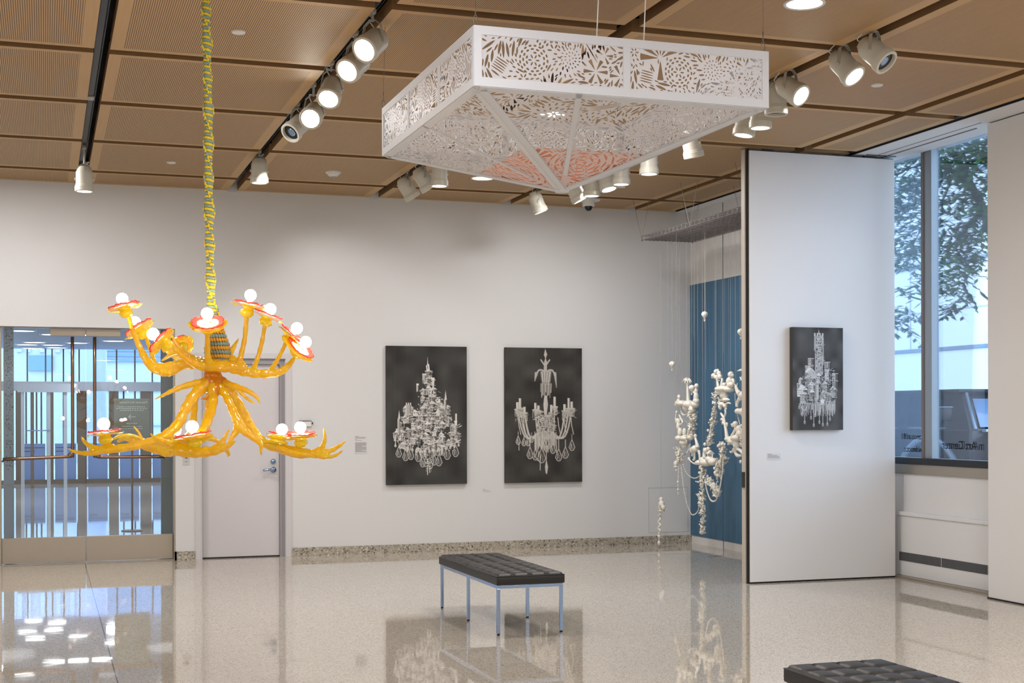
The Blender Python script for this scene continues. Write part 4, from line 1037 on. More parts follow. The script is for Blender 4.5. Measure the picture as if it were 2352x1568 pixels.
def pyramid_face(A, B, seed, roses, rf=.5):
    """triangle A-B-APEX; local coords u along AB, v towards the apex"""
    AB = B-A; L = AB.length; U = AB.normalized(); mid = APEX-A; foot = mid.dot(U); Vv = mid-U*foot; Hh = Vv.length; Vd = Vv.normalized()
    g = .0042
    xs, ys, F = cut_pattern(L, Hh, seed, g, 1.0, roses(L, Hh))
    X, Y = np.meshgrid(xs, ys)
    # distances to slanted edges
    l1 = math.hypot(foot, Hh); d1 = (X*Hh-Y*foot)/l1; l2 = math.hypot(L-foot, Hh); d2 = ((L-X)*Hh-Y*(L-foot))/l2
    fr = .040
    inside = np.minimum(d1, d2)
    border = np.minimum(np.minimum(d1-fr, d2-fr), Y-fr)           # >0 in open field
    rib2 = np.abs(X-(rf*L+(foot-rf*L)*Y/Hh))-.016
    fieldhole = np.minimum(np.minimum(F, border), rib2)
    f = np.minimum(-fieldhole, inside)
    f[0,:] = np.minimum(inside[0], .01)
    P, L_, T_ = marching(f, xs, ys, lambda x, y: np.stack([A.x+U.x*x+Vd.x*y, A.y+U.y*x+Vd.y*y, A.z+U.z*x+Vd.z*y], 1))
    npmesh('cut_triangle', P, L_, T_, M['film'], ln)
    # strips along the ribs
    n = U.cross(Vd).normalized()*.004
    b = MB()
    def strip(p, q, w0, w1, inw):
        V = [p, q, q+inw*w1, p+inw*w0]; V = [v-n for v in V]+[v+n for v in V]
        b.add(V, [(0,1,2,3),(4,7,6,5),(0,4,5,1),(1,5,6,2),(2,6,7,3),(3,7,4,0)])
    e1 = (APEX-A).normalized(); i1 = (U-e1*U.dot(e1)).normalized(); e2 = (APEX-B).normalized(); i2 = (-U+e2*U.dot(e2)).normalized()
    strip(A+e1*.05, APEX, fr, fr*.8, i1); strip(B+e2*.05, APEX, fr, fr*.8, i2); strip(A+U*.03, B-U*.03, fr, fr, Vd)
    c = A+U*L*rf; tgt = A+U*(rf*L+(foot-rf*L)*.8)+Vd*Hh*.8; strip(c-U*.016, tgt-U*.012, .032, .024, U)
    b.build('pyramid_rib', M['filmframe'], ln)
    return
cs = [Vector((LX0,LY0,LZ0)), Vector((LX1,LY0,LZ0)), Vector((LX1,LY1,LZ0)), Vector((LX0,LY1,LZ0))]
rs = lambda L, H: [(L*.5+.0, H*.66, .19, 3), (L*.3, H*.2, .12, 2), (L*.66, H*.22, .13, 3), (L*.46, H*.3, .09, 1), (L*.82, H*.12, .07, 1), (L*.14, H*.08, .06, 1)]
for k in range(4): pyramid_face(cs[k], cs[(k+1)%4], 500+10*k, rs, (.34,.5,.5,.5)[k])
# peach paper cone lining the tip
b = MB(); V = []
for c in cs: V.append(APEX+(c-APEX)*.44+Vector((0,0,.016)))
b.add(V+[APEX+Vector((0,0,.018))], [(0,1,4),(1,2,4),(2,3,4),(3,0,4)])
b.build('peach_lining', M['orange'], ln)
MB().lathe([(0,-.004),(.04,0),(.045,.012),(.0,.02)], Matrix.Translation(APEX), 8).build('tip_cap', M['filmframe'], ln)
for (x, y, xo) in ((LX0, LY0, 0), (LX1, LY0, -.05), (LX0, LY1, 0), (LX1, LY1, -.05), ):
    b = MB(); p = Vector((x+xo*.6+(.0 if xo else .006), y, LZ1))
    # oval link
    b.tube([p+Vector((math.cos(2*PI*k/14)*.010, 0, .024+math.sin(2*PI*k/14)*.026)) for k in range(15)], .0022, 6)
    b.tube([p+Vector((0,0,.05)), p+Vector((0,0,.10))], .0028, 6)
    b.tube([p+Vector((0,0,.10)), Vector((p.x+.02, p.y+.03, CZ))], .0012, 5)
    b.build('suspension_wire', M['wire'], ln, True)
for q in (.40, .56):
    b = MB(); x = LX0+(LX1-LX0)*q; y = LY0+.25+q*.4
    b.tube([(x, LY0+.006, LZ1-.01), (x+.02, LY0+.02, LZ1+.28), (x+.03, LY0+.03, CZ+.02)], .003, 6); b.build('white_hanger', M['white'], ln, True)
# ================================================================== WHITE PORCELAIN HANGING CHANDELIER (behind the freestanding wall)
GX0, GX1, GY0, GY1, GZ = 6.287, 6.90, 11.75, 14.165, 3.45
g = thing('wire_grid', 'grey metal wire grid hung flat below the ceiling in the blue corner', 'grid', ((GX0+GX1)/2, (GY0+GY1)/2, GZ))
b = MB()
for k in range(14):
    x = GX0+(GX1-GX0)*k/13; b.cyl((x, GY0, GZ), (x, GY1, GZ), .0035, n=5)
for k in range(50):
    y = GY0+(GY1-GY0)*k/49; b.cyl((GX0, y, GZ+.006), (GX1, y, GZ+.006), .0035, n=5)
b.build('mesh_lower', M['mesh'], g)
b = MB()
for k in range(14):
    x = GX0+(GX1-GX0)*k/13; b.cyl((x, GY0, GZ+.045), (x, GY1, GZ+.045), .003, n=5)
for k in range(25):
    y = GY0+(GY1-GY0)*k/24
    b.cyl((GX0, y, GZ+.05), (GX1, y, GZ+.05), .003, n=5)
    for k2 in range(0, 14, 2): b.cyl((GX0+(GX1-GX0)*k2/13, y, GZ), (GX0+(GX1-GX0)*k2/13, y, GZ+.05), .0025, n=4)
b.build('mesh_upper', M['mesh'], g)
for (x, y) in ((GX0, GY1), (GX0, (GY0+GY1)/2), (GX1, GY1), (GX1, (GY0+GY1)/2), (GX0, GY0), (GX1, GY0)):
    b = MB()
    for dx, dy in ((-.06, .10), (.06, -.06)): b.cyl((x, y, GZ+.0), (x+dx, y+dy if y+dy < 14.9 else 14.9, CZ-.002), .0022, n=4)
    b.ball((x, y, GZ), .010, n=8, m=5); b.build('suspension_wire', M['wire'], g)
PX = 214.0
def sx(x, y, dx=0): return on(x, y, 'X', 6.62+dx)
def el(b, x, y, rx, rz, dx=0, ry=None, tilt=0):     # ellipsoid, radii in photo pixels
    Mx = Matrix.Rotation(0, 3, 'Z')
    q = Matrix((CR, CF, UP)).transposed() @ Matrix.Rotation(math.radians(tilt), 3, 'Y')
    b.ball(sx(x, y, dx), (1.08*rx/PX+.001, 1.08*(ry or rx)/PX+.001, 1.06*rz/PX+.001), q, 12, 8)
def tb(b, P, n=8, e=.002):                                  # tube (x, y, r_px[, dx])
    Q = smoothpts([tuple(sx(p[0], p[1], p[3] if len(p) > 3 else 0))+(1.1*p[2]/PX+e,) for p in P], 4)
    b.tube([q[:3] for q in Q], [max(.0012, q[3]) for q in Q], n)
def cord(x, y, parent, dx=0, top=None):
    p = sx(x, y, dx); b = MB().cyl(p, (p.x, p.y, GZ), .0013, n=4); return b.build('hanging_thread', M['thread'], parent)
M['thread'] = mat('pale_thread', (168,166,160), .5)
def piece(name, label, cat, anchor, group=None, threads=()):
    t = thing(name, label, cat, tuple(sx(*anchor)), group)
    for q in threads: cord(q[0], q[1], t, q[2] if len(q) > 2 else 0)
    return t
P_ = M['porc']
# --- balloons
def balloon(x, y, s, label, dx=0):
    c = sx(x, y, dx); t = thing('porcelain_balloon', label, 'balloon ornament', tuple(c), 'porcelain hot air balloons')
    k = s/PX; T = Matrix.Translation(c)
    MB().lathe([(0,.95*k),(.12*k,.95*k),(.14*k,.86*k),(.55*k,.74*k),(.86*k,.42*k),(.95*k,.05*k),(.82*k,-.35*k),(.5*k,-.72*k),(.24*k,-.98*k),(.22*k,-1.08*k),(0,-1.08*k)], T, 32, lambda a, i: 1+.05*math.cos(8*a)).build('envelope', P_, t, True)
    b = MB(); b.lathe([(0,-1.95*k),(.2*k,-1.95*k),(.28*k,-1.45*k),(.30*k,-1.42*k),(0,-1.42*k)], T, 12); b.build('basket', P_, t, True, sharp=.6)
    b = MB()
    for a in range(4): b.cyl(c+Vector((math.cos(a*PI/2)*.2*k, math.sin(a*PI/2)*.2*k, -1.0*k)), c+Vector((math.cos(a*PI/2)*.25*k, math.sin(a*PI/2)*.25*k, -1.45*k)), .0013, n=4)
    b.build('basket_line', P_, t)
    MB().cyl(c+Vector((0,0,.9*k)), (c.x, c.y, GZ), .0013, n=4).build('hanging_thread', M['thread'], t)
balloon(1619, 722, 8, 'white hot air balloon ornament highest against the blue wall')
balloon(1702, 762, 8, 'white hot air balloon ornament at the edge of the freestanding wall')
balloon(1544, 836, 8, 'white hot air balloon ornament against the plain white wall', -.1)
balloon(1589, 891, 8, 'white hot air balloon ornament in front of the palm tree', -.12)
# --- island with palm tree and woman
t = piece('porcelain_island', 'white porcelain island with a palm tree, seated child and standing woman', 'sculpture', (1580, 930), None, ((1578,880),(1603,885)))
b = MB()
for q in ((1566,926,14,7),(1582,928,14,9),(1597,928,10,8),(1578,936,10,8),(1590,940,9,7),(1560,929,8,4)): el(b, *q)
tb(b, [(1563,934,2),(1566,948,1.6),(1572,953,1.6),(1582,949,2)]); remesh(b.build('rock', P_, t, True), .006, 1)
b = MB(); tb(b, [(1581,924,4),(1580,905,3),(1579,890,2.3),(1578,878,2)])
for k in range(9):
    a = 2*PI*k/9; d = 11*math.cos(a); e = 3*math.sin(a)
    tb(b, [(1578,878,1.0),(1578+d*.55,873-e-2,1.5,.03*math.sin(a)),(1578+d,878-e,.5,.05*math.sin(a))], 6, 0)
tb(b, [(1578,878,1.4),(1578,866,.5)], 6, 0); b.build('palm_tree', P_, t, True)
b = MB(); el(b, 1600, 886, 5, 5.5); el(b, 1599, 897, 4.5, 8); el(b, 1599, 912, 6, 12); el(b, 1599, 921, 7.5, 8); tb(b, [(1596,893,2),(1593,900,1.8),(1597,904,1.6)]); el(b, 1601, 890, 5, 8, .02)
remesh(b.build('standing_woman', P_, t, True), .005, 1)
b = MB(); el(b, 1560, 911, 4.5, 5); el(b, 1559, 921, 4.5, 7); tb(b, [(1559,926,3),(1553,924,2.5),(1552,931,2.2)]); tb(b, [(1557,917,1.8),(1554,922,1.5)])
remesh(b.build('seated_child', P_, t, True), .005, 1)
# garlands of little shells and leaves
def garland(P, label, n, spread, r, seed, thread=None, leafy=True):
    rnd = random.Random(seed); Q = smoothpts([tuple(sx(*p)) for p in P], 8); t = thing('flower_garland', label, 'garland', tuple(Q[0]), 'porcelain garlands')
    L, Bd = MB(), MB()
    for k in range(n):
        u = rnd.random()*(len(Q)-1); i = int(u); q = Vector(Q[i]).lerp(Vector(Q[min(i+1, len(Q)-1)]), u-i)
        o = Vector((rnd.gauss(0,1), rnd.gauss(0,1), rnd.gauss(0,.6)))*spread/PX
        s = r*(.6+.8*rnd.random())/PX
        if leafy and rnd.random() < .5:
            Mx = Quaternion(Vector((rnd.random()-.5, rnd.random()-.5, rnd.random()-.5)).normalized(), rnd.random()*6).to_matrix()
            L.ball(q+o, (s*.55, s*.22, s*1.5), Mx, 6, 4)
            for j in range(2): L.ball(q+o+Mx@Vector((s*.6*(j*2-1),0,s*.4)), (s*.4, s*.2, s*1.1), Mx@Matrix.Rotation(.7*(j*2-1),3,'Y'), 6, 4)
        else: Bd.ball(q+o, s*.75, None, 8, 5)
    Bd.build('buds', P_, t, True)
    if L.v: L.build('leaves', P_, t, True)
    MB().tube(Q, .003, 5).build('core_string', P_, t)
    if thread: cord(thread[0], thread[1], t)
    return t
garland([(1590,945),(1591,970),(1588,1000)], 'thick white garland dripping from below the palm tree island', 150, 4.2, 3.4, 1)
garland([(1586,1000),(1582,1010)], 'short white tuft of buds above the bowl shaped island', 40, 4, 3, 2)
garland([(1558,1030),(1562,1045),(1563,1062)], 'cluster of white buds below the bowl shaped island', 110, 4.5, 3, 3)
garland([(1643,905),(1641,940),(1636,975),(1632,1005),(1628,1022)], 'long white bead garland hanging left of the monkey islands', 190, 2.8, 3.2, 4, (1643, 905))
garland([(1661,1018),(1660,1040),(1656,1060),(1651,1075),(1648,1100)], 'leafy white garland hanging from the lower monkey island', 120, 4.2, 4.2, 5)
garland([(1624,1098),(1632,1112),(1642,1120),(1646,1140)], 'drooping leafy white garland with a heavy tip', 100, 3.4, 3.6, 6)
garland([(1612,1072),(1613,1100),(1612,1140),(1612,1165)], 'thick upper white garland under the cloud island', 170, 3.4, 3.4, 7)
garland([(1614,1160),(1613,1190),(1612,1226)], 'lowest white garland ending just above the floor', 90, 2.8, 3.3, 8, (1614,1160))
garland([(1706,975),(1708,1000),(1706,1020)], 'small white garland at the edge of the freestanding wall', 60, 3, 3, 9)
# --- bowl island with raised-arm statue
t = piece('porcelain_island', 'white porcelain bowl shaped island with a statue raising its arms', 'sculpture', (1570, 1010), None, ((1560,960),))
b = MB()
for q in ((1560,1006,10,7),(1574,1006,14,7),(1586,1004,9,6),(1572,1016,12,7),(1572,1024,7,5)): el(b, *q)
remesh(b.build('bowl', P_, t, True), .006, 1)
b = MB(); el(b, 1557, 966, 5.5, 6); el(b, 1558, 978, 5, 9); el(b, 1562, 992, 6, 10); tb(b, [(1560,972,2),(1563,960,1.8),(1560,952,1.6)]); tb(b, [(1561,976,2),(1568,970,2),(1562,958,1.6)]); el(b, 1572, 992, 5, 9)
tb(b, [(1554,972,2),(1552,960,1.6),(1554,948,1.6)]); el(b, 1554, 946, 2.6, 3.4)
remesh(b.build('raised_arm_statue', P_, t, True), .005, 1)
b = MB(); tb(b, [(1578,1002,1),(1583,992,2.6),(1590,990,1)]); tb(b, [(1580,1003,1),(1587,998,2.6),(1592,999,1)]); b.build('leaf_spray', P_, t, True)
# --- animal on cloud island with temple
t = piece('porcelain_island', 'white porcelain cloud island with a small temple and a standing animal', 'sculpture', (1622, 1055), None, ((1596,1002),(1620,1020)))
b = MB()
for q in ((1608,1062,12,6),(1622,1062,14,8),(1638,1060,12,8),(1615,1056,9,7),(1630,1054,10,7)): el(b, *q)
tb(b, [(1600,1066,1.6),(1590,1062,1.4),(1582,1054,1.6)]); el(b, 1582, 1053, 3, 3.5)
remesh(b.build('cloud', P_, t, True), .006, 1)
b = MB(); el(b, 1597, 1030, 10, 7.5); el(b, 1590, 1033, 6, 7); tb(b, [(1602,1028,5),(1600,1016,3),(1597,1006,2.4)]); el(b, 1597, 1001, 4, 4.6); tb(b, [(1598,1005,1.6),(1597,1012,1.2)])
tb(b, [(1595,1035,3.2),(1595,1046,2.2),(1595,1054,2.4),(1592,1056,2.2)]); tb(b, [(1605,1034,3.4),(1607,1046,2.4),(1607,1056,2.2)])
tb(b, [(1591,1035,2.6,.03),(1590,1048,2,.03)])
remesh(b.build('standing_animal', P_, t, True), .005, 1)
b = MB()
for x in (1626,1631,1636): tb(b, [(x,1056,1.3),(x,1042,1.3)], 8)
c = sx(1631,1042); b.box(-.034,.034,-.03,.03,-.003,.004, Matrix.Translation(c)); c2 = sx(1631,1036)
b.add([c+Vector((-.036,-.03,.004)),c+Vector((.036,-.03,.004)),c+Vector((.036,.03,.004)),c+Vector((-.036,.03,.004)),c2+Vector((0,-.03,.01)),c2+Vector((0,.03,.01))],[(0,1,4),(1,2,5,4),(2,3,5),(3,0,4,5),(0,3,2,1)])
b.build('temple', P_, t)
b = MB(); tb(b, [(1618,1052,5),(1618,1040,4),(1619,1028,3.4)]); el(b, 1619, 1020, 3.6, 4); el(b, 1621, 1034, 6, 6); el(b, 1627, 1030, 5, 4)
remesh(b.build('cloaked_rider', P_, t, True), .005, 1)
# --- upper monkey island
t = piece('porcelain_island', 'white porcelain island with a tufted tree and a monkey sitting upright', 'sculpture', (1666, 900), None, ((1645,852),(1678,852)))
b = MB()
for q in ((1662,893,19,7),(1658,900,15,7),(1676,894,12,6),(1664,908,10,8),(1664,915,6,7),(1668,918,8,4)): el(b, *q)
tb(b, [(1662,916,3),(1654,918,2.6),(1650,912,1.6)]); tb(b, [(1668,916,3),(1676,918,1.2)])
remesh(b.build('rock', P_, t, True), .006, 1)
b = MB(); tb(b, [(1650,888,3.4),(1648,876,2.2),(1648,868,2.6)])
for q in ((1645,853,5,5),(1640,862,6,5),(1652,858,5,6),(1654,865,5,5),(1646,866,6,5),(1638,866,4,3),(1649,850,3,3)): el(b, *q)
remesh(b.build('tufted_tree', P_, t, True), .005, 1)
b = MB(); el(b, 1679, 860, 6.5, 6.5); el(b, 1683, 862, 3.4, 3, -.02); el(b, 1677, 876, 8.5, 10); el(b, 1680, 884, 9, 6); tb(b, [(1672,870,3),(1674,880,2.6),(1682,882,2.2)]); tb(b, [(1683,870,3),(1686,878,2.6),(1680,884,2.2)]); tb(b, [(1674,884,3.4),(1670,890,2.8),(1677,892,2.4)])
el(b, 1674, 858, 2, 2.6)
remesh(b.build('sitting_monkey', P_, t, True), .005, 1)
b = MB(); tb(b, [(1657,886,2.6),(1659,874,2.8),(1659,868,1.6)]); el(b, 1664, 882, 5, 3.4); el(b, 1652, 873.5, 1.6, 1.6); remesh(b.build('small_figure', P_, t, True), .005, 1)
# --- stalk with dragon head and buds
t = piece('porcelain_stalk', 'white porcelain flower stalk with a spiky head linking the monkey islands', 'sculpture', (1666, 950), None, ((1660,925),))
b = MB()
for q in ((1660,928,8,5),(1655,934,5,6),(1666,932,5,5)): el(b, *q)
tb(b, [(1666,928,2.5),(1674,925,1.6),(1679,927,.8)]); tb(b, [(1656,926,2),(1650,920,.8)]); tb(b, [(1666,934,2),(1669,940,1)]); tb(b, [(1653,930,1.6),(1648,923,.7)])
remesh(b.build('spiky_head', P_, t, True), .005, 1)
b = MB(); tb(b, [(1665,936,1.4),(1667,948,2),(1664,958,1.6),(1665,972,2.6),(1668,990,3.2),(1670,1006,4.2)]); tb(b, [(1664,962,1.6),(1658,952,2.2),(1655,948,.8)]); tb(b, [(1665,968,1.6),(1658,962,2.4),(1656,966,1.2)]); tb(b, [(1664,974,1.2),(1661,970,3),(1659,975,1)]); tb(b, [(1667,976,1.2),(1670,972,2),(1670,980,1)])
b.build('stalk', P_, t, True)
# --- lower monkey island
t = piece('porcelain_island', 'white porcelain island with a crouching monkey above curling roots', 'sculpture', (1690, 1010), None, ((1690,968),(1700,975)))
b = MB()
for q in ((1678,1008,13,6),(1692,1006,13,7),(1686,1014,14,7),(1692,1022,8,8),(1688,1032,6,5)): el(b, *q)
tb(b, [(1668,1014,1.2),(1676,1010,3)]); tb(b, [(1688,1032,3.4),(1680,1038,2.4),(1676,1036,1.2)]); tb(b, [(1692,1030,3),(1702,1036,3),(1710,1050,2)]); tb(b, [(1688,1038,2.6),(1694,1046,3.6),(1702,1046,2)])
remesh(b.build('rock', P_, t, True), .006, 1)
b = MB(); el(b, 1689, 974, 6.5, 6.5); el(b, 1684, 977, 4, 3.4); el(b, 1698, 986, 8, 9); el(b, 1701, 996, 8.5, 8); tb(b, [(1691,982,3.4),(1686,992,2.8),(1680,1002,2.6)]); tb(b, [(1697,990,3.4),(1692,998,3),(1696,1003,2.6)]); el(b, 1680, 974, 2, 2)
remesh(b.build('crouching_monkey', P_, t, True), .005, 1)
b = MB(); el(b, 1701, 1060, 3, 3.6); b.build('hanging_bud', P_, t, True)
# --- horse at the far right, half hidden
t = piece('porcelain_island', 'white porcelain horse carrying a rider with raised parasol, cut by the freestanding wall', 'sculpture', (1712, 920), None, ((1708,860),))
b = MB(); el(b, 1712, 908, 14, 10); tb(b, [(1700,905,6),(1694,898,4),(1692,890,3)]); el(b, 1691, 889, 3.4, 5); tb(b, [(1690,886,1.2),(1686,880,.7)]); tb(b, [(1693,885,1.2),(1694,879,.7)]); tb(b, [(1700,914,4.4),(1694,924,3),(1693,934,3.2)]); tb(b, [(1714,914,4.4),(1716,926,3),(1712,938,3)])
for q in ((1696,944,8,6),(1708,945,12,8),(1712,954,8,8)): el(b, *q)
remesh(b.build('horse', P_, t, True), .006, 1)
b = MB(); el(b, 1710, 880, 4, 8); el(b, 1711, 868, 3.6, 4); tb(b, [(1709,876,1.8),(1704,872,1.5),(1700,866,1)]); tb(b, [(1706,860,.8),(1700,874,.8)]); b.build('rider', P_, t, True)
b = MB(); T = Matrix.Translation(sx(1709, 850)); b.lathe([(.075,-.008),(.045,.010),(0,.022)], T, 14); b.build('parasol', P_, t, True)
# --- bead strands
def strand(P, label, step=3.8, r=1.6, big=(), thread=None):
    Q = smoothpts([tuple(sx(*p)) for p in P], 10); Q = [Vector(q) for q in Q]; t = thing('bead_strand', label, 'bead strand', tuple(Q[0]), 'porcelain bead strands')
    d = step/PX; acc = 0; B_ = MB(); pts = [Q[0]]
    for a, c in zip(Q[:-1], Q[1:]):
        L = (c-a).length; u = d-acc
        while u <= L: pts.append(a.lerp(c, u/L)); u += d
        acc = L-(u-d)
    n = len(pts)
    for i, p in enumerate(pts): B_.ball(p, (r*(1.9 if any(abs(i/n-q) < .02 for q in big) else 1))/PX, None, 8, 5)
    B_.build('beads', P_, t, True); MB().tube(Q, .0012, 4).build('bead_string', M['thread'], t)
    if thread: cord(thread[0], thread[1], t)
    return t
strand([(1557,1030),(1557,1045),(1558,1080),(1557,1105),(1557,1120),(1557,1136)], 'straight white bead strand below the bowl shaped island', 3.6, 1.6, (.99,.88,.7), (1557,1030))
strand([(1562,1048),(1566,1085),(1570,1120),(1577,1155),(1586,1178),(1592,1182),(1600,1177),(1605,1165),(1608,1140)], 'longest looping white bead strand reaching down low', 3.9, 1.5, (.90,.93,.96), (1562,1048))
strand([(1565,1050),(1570,1070),(1578,1088),(1590,1097),(1600,1097),(1607,1092)], 'short loose white bead loop beside the blue wall edge', 6.6, 1.6)
strand([(1619,1102),(1623,1125),(1630,1145),(1637,1151),(1645,1147),(1651,1130),(1656,1105),(1660,1075),(1662,1045)], 'deep white bead loop in the middle of the blue wall', 3.4, 1.9)
strand([(1577,1040),(1583,1030),(1586,1018)], 'tiny white bead strand under the bowl shaped island', 3.6, 1.5)
strand([(1688,905),(1689,920),(1690,932)], 'short dotted bead strand beneath the porcelain horse', 4.2, 1.4)
strand([(1694,950),(1697,965),(1702,982)], 'bead strand hanging over the crouching monkey', 4, 1.7)
strand([(1710,985),(1711,1010),(1707,1026),(1703,1024)], 'curved bead strand beside the crouching monkey', 3.4, 1.3)
# --- hanging figurines at lower left
t = piece('porcelain_figurine', 'white porcelain pair of figures hanging alone near the floor with a long tail', 'sculpture', (1519, 1165), None, ((1518,1144),))
b = MB(); el(b, 1518, 1146, 4.6, 5); el(b, 1519, 1157, 7, 8); el(b, 1516, 1164, 5, 6); el(b, 1523, 1165, 5, 6); c = sx(1519, 1172); b.lathe([(0,-.012),(.034,-.012),(.040,.0),(.034,.004),(0,.004)], Matrix.Translation(c), 16)
remesh(b.build('embracing_pair', P_, t, True), .005, 1)
b = MB(); rnd = random.Random(3)
for k in range(26): el(b, 1515+2.4*math.sin(k*.9)+(1 if k < 8 else -1), 1174+k*2.0, 2.2, 3, .01*math.cos(k))
b.build('twisted_tail', P_, t, True)
b = MB(); el(b, 1513, 1231, 3.6, 4); el(b, 1513, 1246, 3.6, 5); el(b, 1513, 1239, 1, 6); b.build('tail_beads', P_, t, True)
t = piece('porcelain_figurine', 'small white porcelain head on a round base beside the bead strands', 'sculpture', (1552, 1066), None, ((1552,1058),))
b = MB(); el(b, 1552, 1064, 5, 6.5); c = sx(1552, 1072); b.lathe([(0,-.012),(.012,-.010),(.034,.0),(.034,.004),(0,.006)], Matrix.Translation(c), 16); el(b, 1553, 1079, 2, 3)
remesh(b.build('head_and_base', P_, t, True), .005, 1)
# loose vertical threads hanging in the corner
t = thing('hanging_threads', 'many fine pale threads hanging from the wire grid in front of the blue wall', 'threads', (6.6, 13.2, GZ), None)
rnd = random.Random(8)
for k in range(13):
    x = GX0+.05+(GX1-GX0-.1)*rnd.random(); y = 12.4+1.7*rnd.random()
    MB().cyl((x, y, GZ), (x, y, 1.6+rnd.random()*.8), .0008, n=4).build('thread', M['thread'], t)
# ================================================================== LOBBY BEYOND THE GLASS DOORS
YF = 33.0
def lx(p, Y=YF): return on(p, 1000, 'Y', Y).x
def lz(p, x=200, Y=YF): return on(x, p, 'Y', Y).z
S('lobby_ceiling', (-6, 9, YW+.3, YF+.2, 3.03, 3.2), mat('lobby_ceiling_paint', (140,160,186), .6))
S('wall_lobby_left', (-3.2, -3.0, YW+.3, YF, 0, 3.03), mat('lobby_wall', (214,218,222), .5))
S('wall_lobby_right', (5.2, 5.4, YW+.3, YF, 0, 3.03), mat('lobby_wall_r', (206,212,220), .5))
M['brown'] = mat('brown_metal', (104,84,64), .5, .1); M['bluep'] = glass('blue_panel_glass', (.45,.62,.85,1), 1.5, .1, 1)
M['bluepanel'] = mat('blue_frosted_panel', (118,154,208), .3); M['silver'] = mat('silver_band', (196,202,208), .35, .3)
fc = thing('entrance_front', 'distant glazed entrance front with brown posts and blue panels seen through the glass doors', 'entrance', (lx(190), YF, 0))
for (a, c) in ((107,123),(178,199),(250,272),(322,347),(36,50)):
    MB().box(lx(a), lx(c), YF-.1, YF+.1, 0, 2.2).build('post', M['brown'], fc)
for (a, c) in ((50,107),(123,178),(199,250),(272,322),(347,400)):
    MB().bbox(lx(a)+.03, lx(c)-.03, YF-.05, YF+.02, .08, .90, .01).build('blue_panel', M['bluepanel'], fc)
    MB().box(lx(a)+.05, lx(c)-.05, YF-.056, YF-.05, .80, .815).box(lx(a)+.05, lx(c)-.25, YF-.056, YF-.05, .72, .735).build('panel_slot', M['dark'], fc)
MB().box(lx(0), lx(420), YF-.16, YF-.02, 2.08, 2.29).build('header_band', M['silver'], fc)
for p in (60,84,95,120,146,152,178,268,284,310,350): MB().box(lx(p)-.018, lx(p)+.018, YF-.03, YF+.03, .9, 2.08).build('mullion', M['track'], fc)
for p in (63,105,120,146,182,268,310,350): MB().box(lx(p)-.016, lx(p)+.016, YF-.03, YF+.03, 2.29, 3.026).build('clerestory_bar', M['track'], fc)
MB().box(lx(0), lx(420), YF-.14, YF-.1, 0, .09).build('threshold', M['brown'], fc)
MB().box(lx(-40), lx(440), YF+.1, YF+.12, 0, 3.026).build('glazing', glass('front_glass', (.86,.92,1,1), 1.3, 0, .4), fc)
rd = thing('lobby_drum', 'steel and glass revolving door drum on the left of the distant entrance', 'revolving door', (lx(95, 31), 31, 0))
for p in (52,74,112,150):
    MB().box(lx(p, 31)-.035, lx(p, 31)+.035, 30.96, 31.04, 0, 2.05).build('upright', M['brown'] if p in (74,) else M['silver'], rd)
MB().box(lx(40, 31), lx(178, 31), 30.9, 31.1, 2.02, 2.2).build('drum_ring', M['silver'], rd)
MB().box(lx(60, 31), lx(115, 31), 30.94, 30.97, 1.2, 1.225).build('push_bar', M['chrome'], rd)
cl = thing('round_column', 'pale round column standing behind the distant entrance front', 'column', (lx(212, 37), 37, 0))
MB().cyl((lx(212,37), 37, -.02), (lx(212,37), 37, 4.5), .36, n=40).build('shaft', mat('column_paint', (150,164,184), .4), cl, True, sharp=.6)
sg = thing('direction_sign', 'dark olive glass sign with a left arrow standing in the lobby', 'sign', (lx(303, 19), 19, 0))
x0, x1 = lx(262, 19), lx(344, 19); zt, zb = lz(915, 303, 19), lz(1030, 303, 19)
MB().bbox(x0, x1, 18.985, 19.0, zb, zt, .003).build('board', mat('olive_board', (104,104,88), .3), sg)
MB().cyl(((x0+x1)/2, 19, 0), ((x0+x1)/2, 19, zb), .014).cyl(((x0+x1)/2, 19, 0), ((x0+x1)/2, 19, .012), .14, n=28).build('stand', M['brown'], sg)
M['signtext'] = mat('sign_lettering', (178,180,162), .5)
def text(name, s, size, origin, xdir, ydir, m, parent, align='LEFT', extr=.0006):
    cu = bpy.data.curves.new(name, 'FONT'); cu.body = s; cu.size = size; cu.align_x = align; cu.extrude = extr; cu.resolution_u = 4
    o = bpy.data.objects.new(name+'_tmp', cu); col.objects.link(o); bpy.context.view_layer.update()
    me = bpy.data.meshes.new_from_object(o.evaluated_get(bpy.context.evaluated_depsgraph_get())); bpy.data.objects.remove(o)
    xd, yd = Vector(xdir), Vector(ydir); zd = xd.cross(yd); w = wloc(parent) if parent else Vector((0,0,0))
    for v in me.vertices: c = v.co.copy(); v.co = Vector(origin)+xd*c.x+yd*c.y+zd*c.z-w
    me.materials.clear(); me.materials.append(m); o2 = bpy.data.objects.new(name, me); col.objects.link(o2); o2.parent = parent; return o2
xm = (x0+x1)/2; W_ = x1-x0
b = MB(); za = lz(957, 303, 19)
b.box(xm-.045, xm+.045, 18.982, 18.985, za-.004, za+.004)
for s in (-1, 1): b.box(0, .045, -.0015, .0015, -.004, .004, Matrix.Translation((xm-.045, 18.9835, za)) @ Matrix.Rotation(-s*PI/4, 4, 'Y'))
b.build('arrow', M['signtext'], sg)
text('heading', 'Fiterman Art Center', .043, (x1-.03, 18.984, lz(925, 303, 19)-.006), (-1,0,0), (0,0,1), M['signtext'], sg)
b = MB(); rnd = random.Random(2)
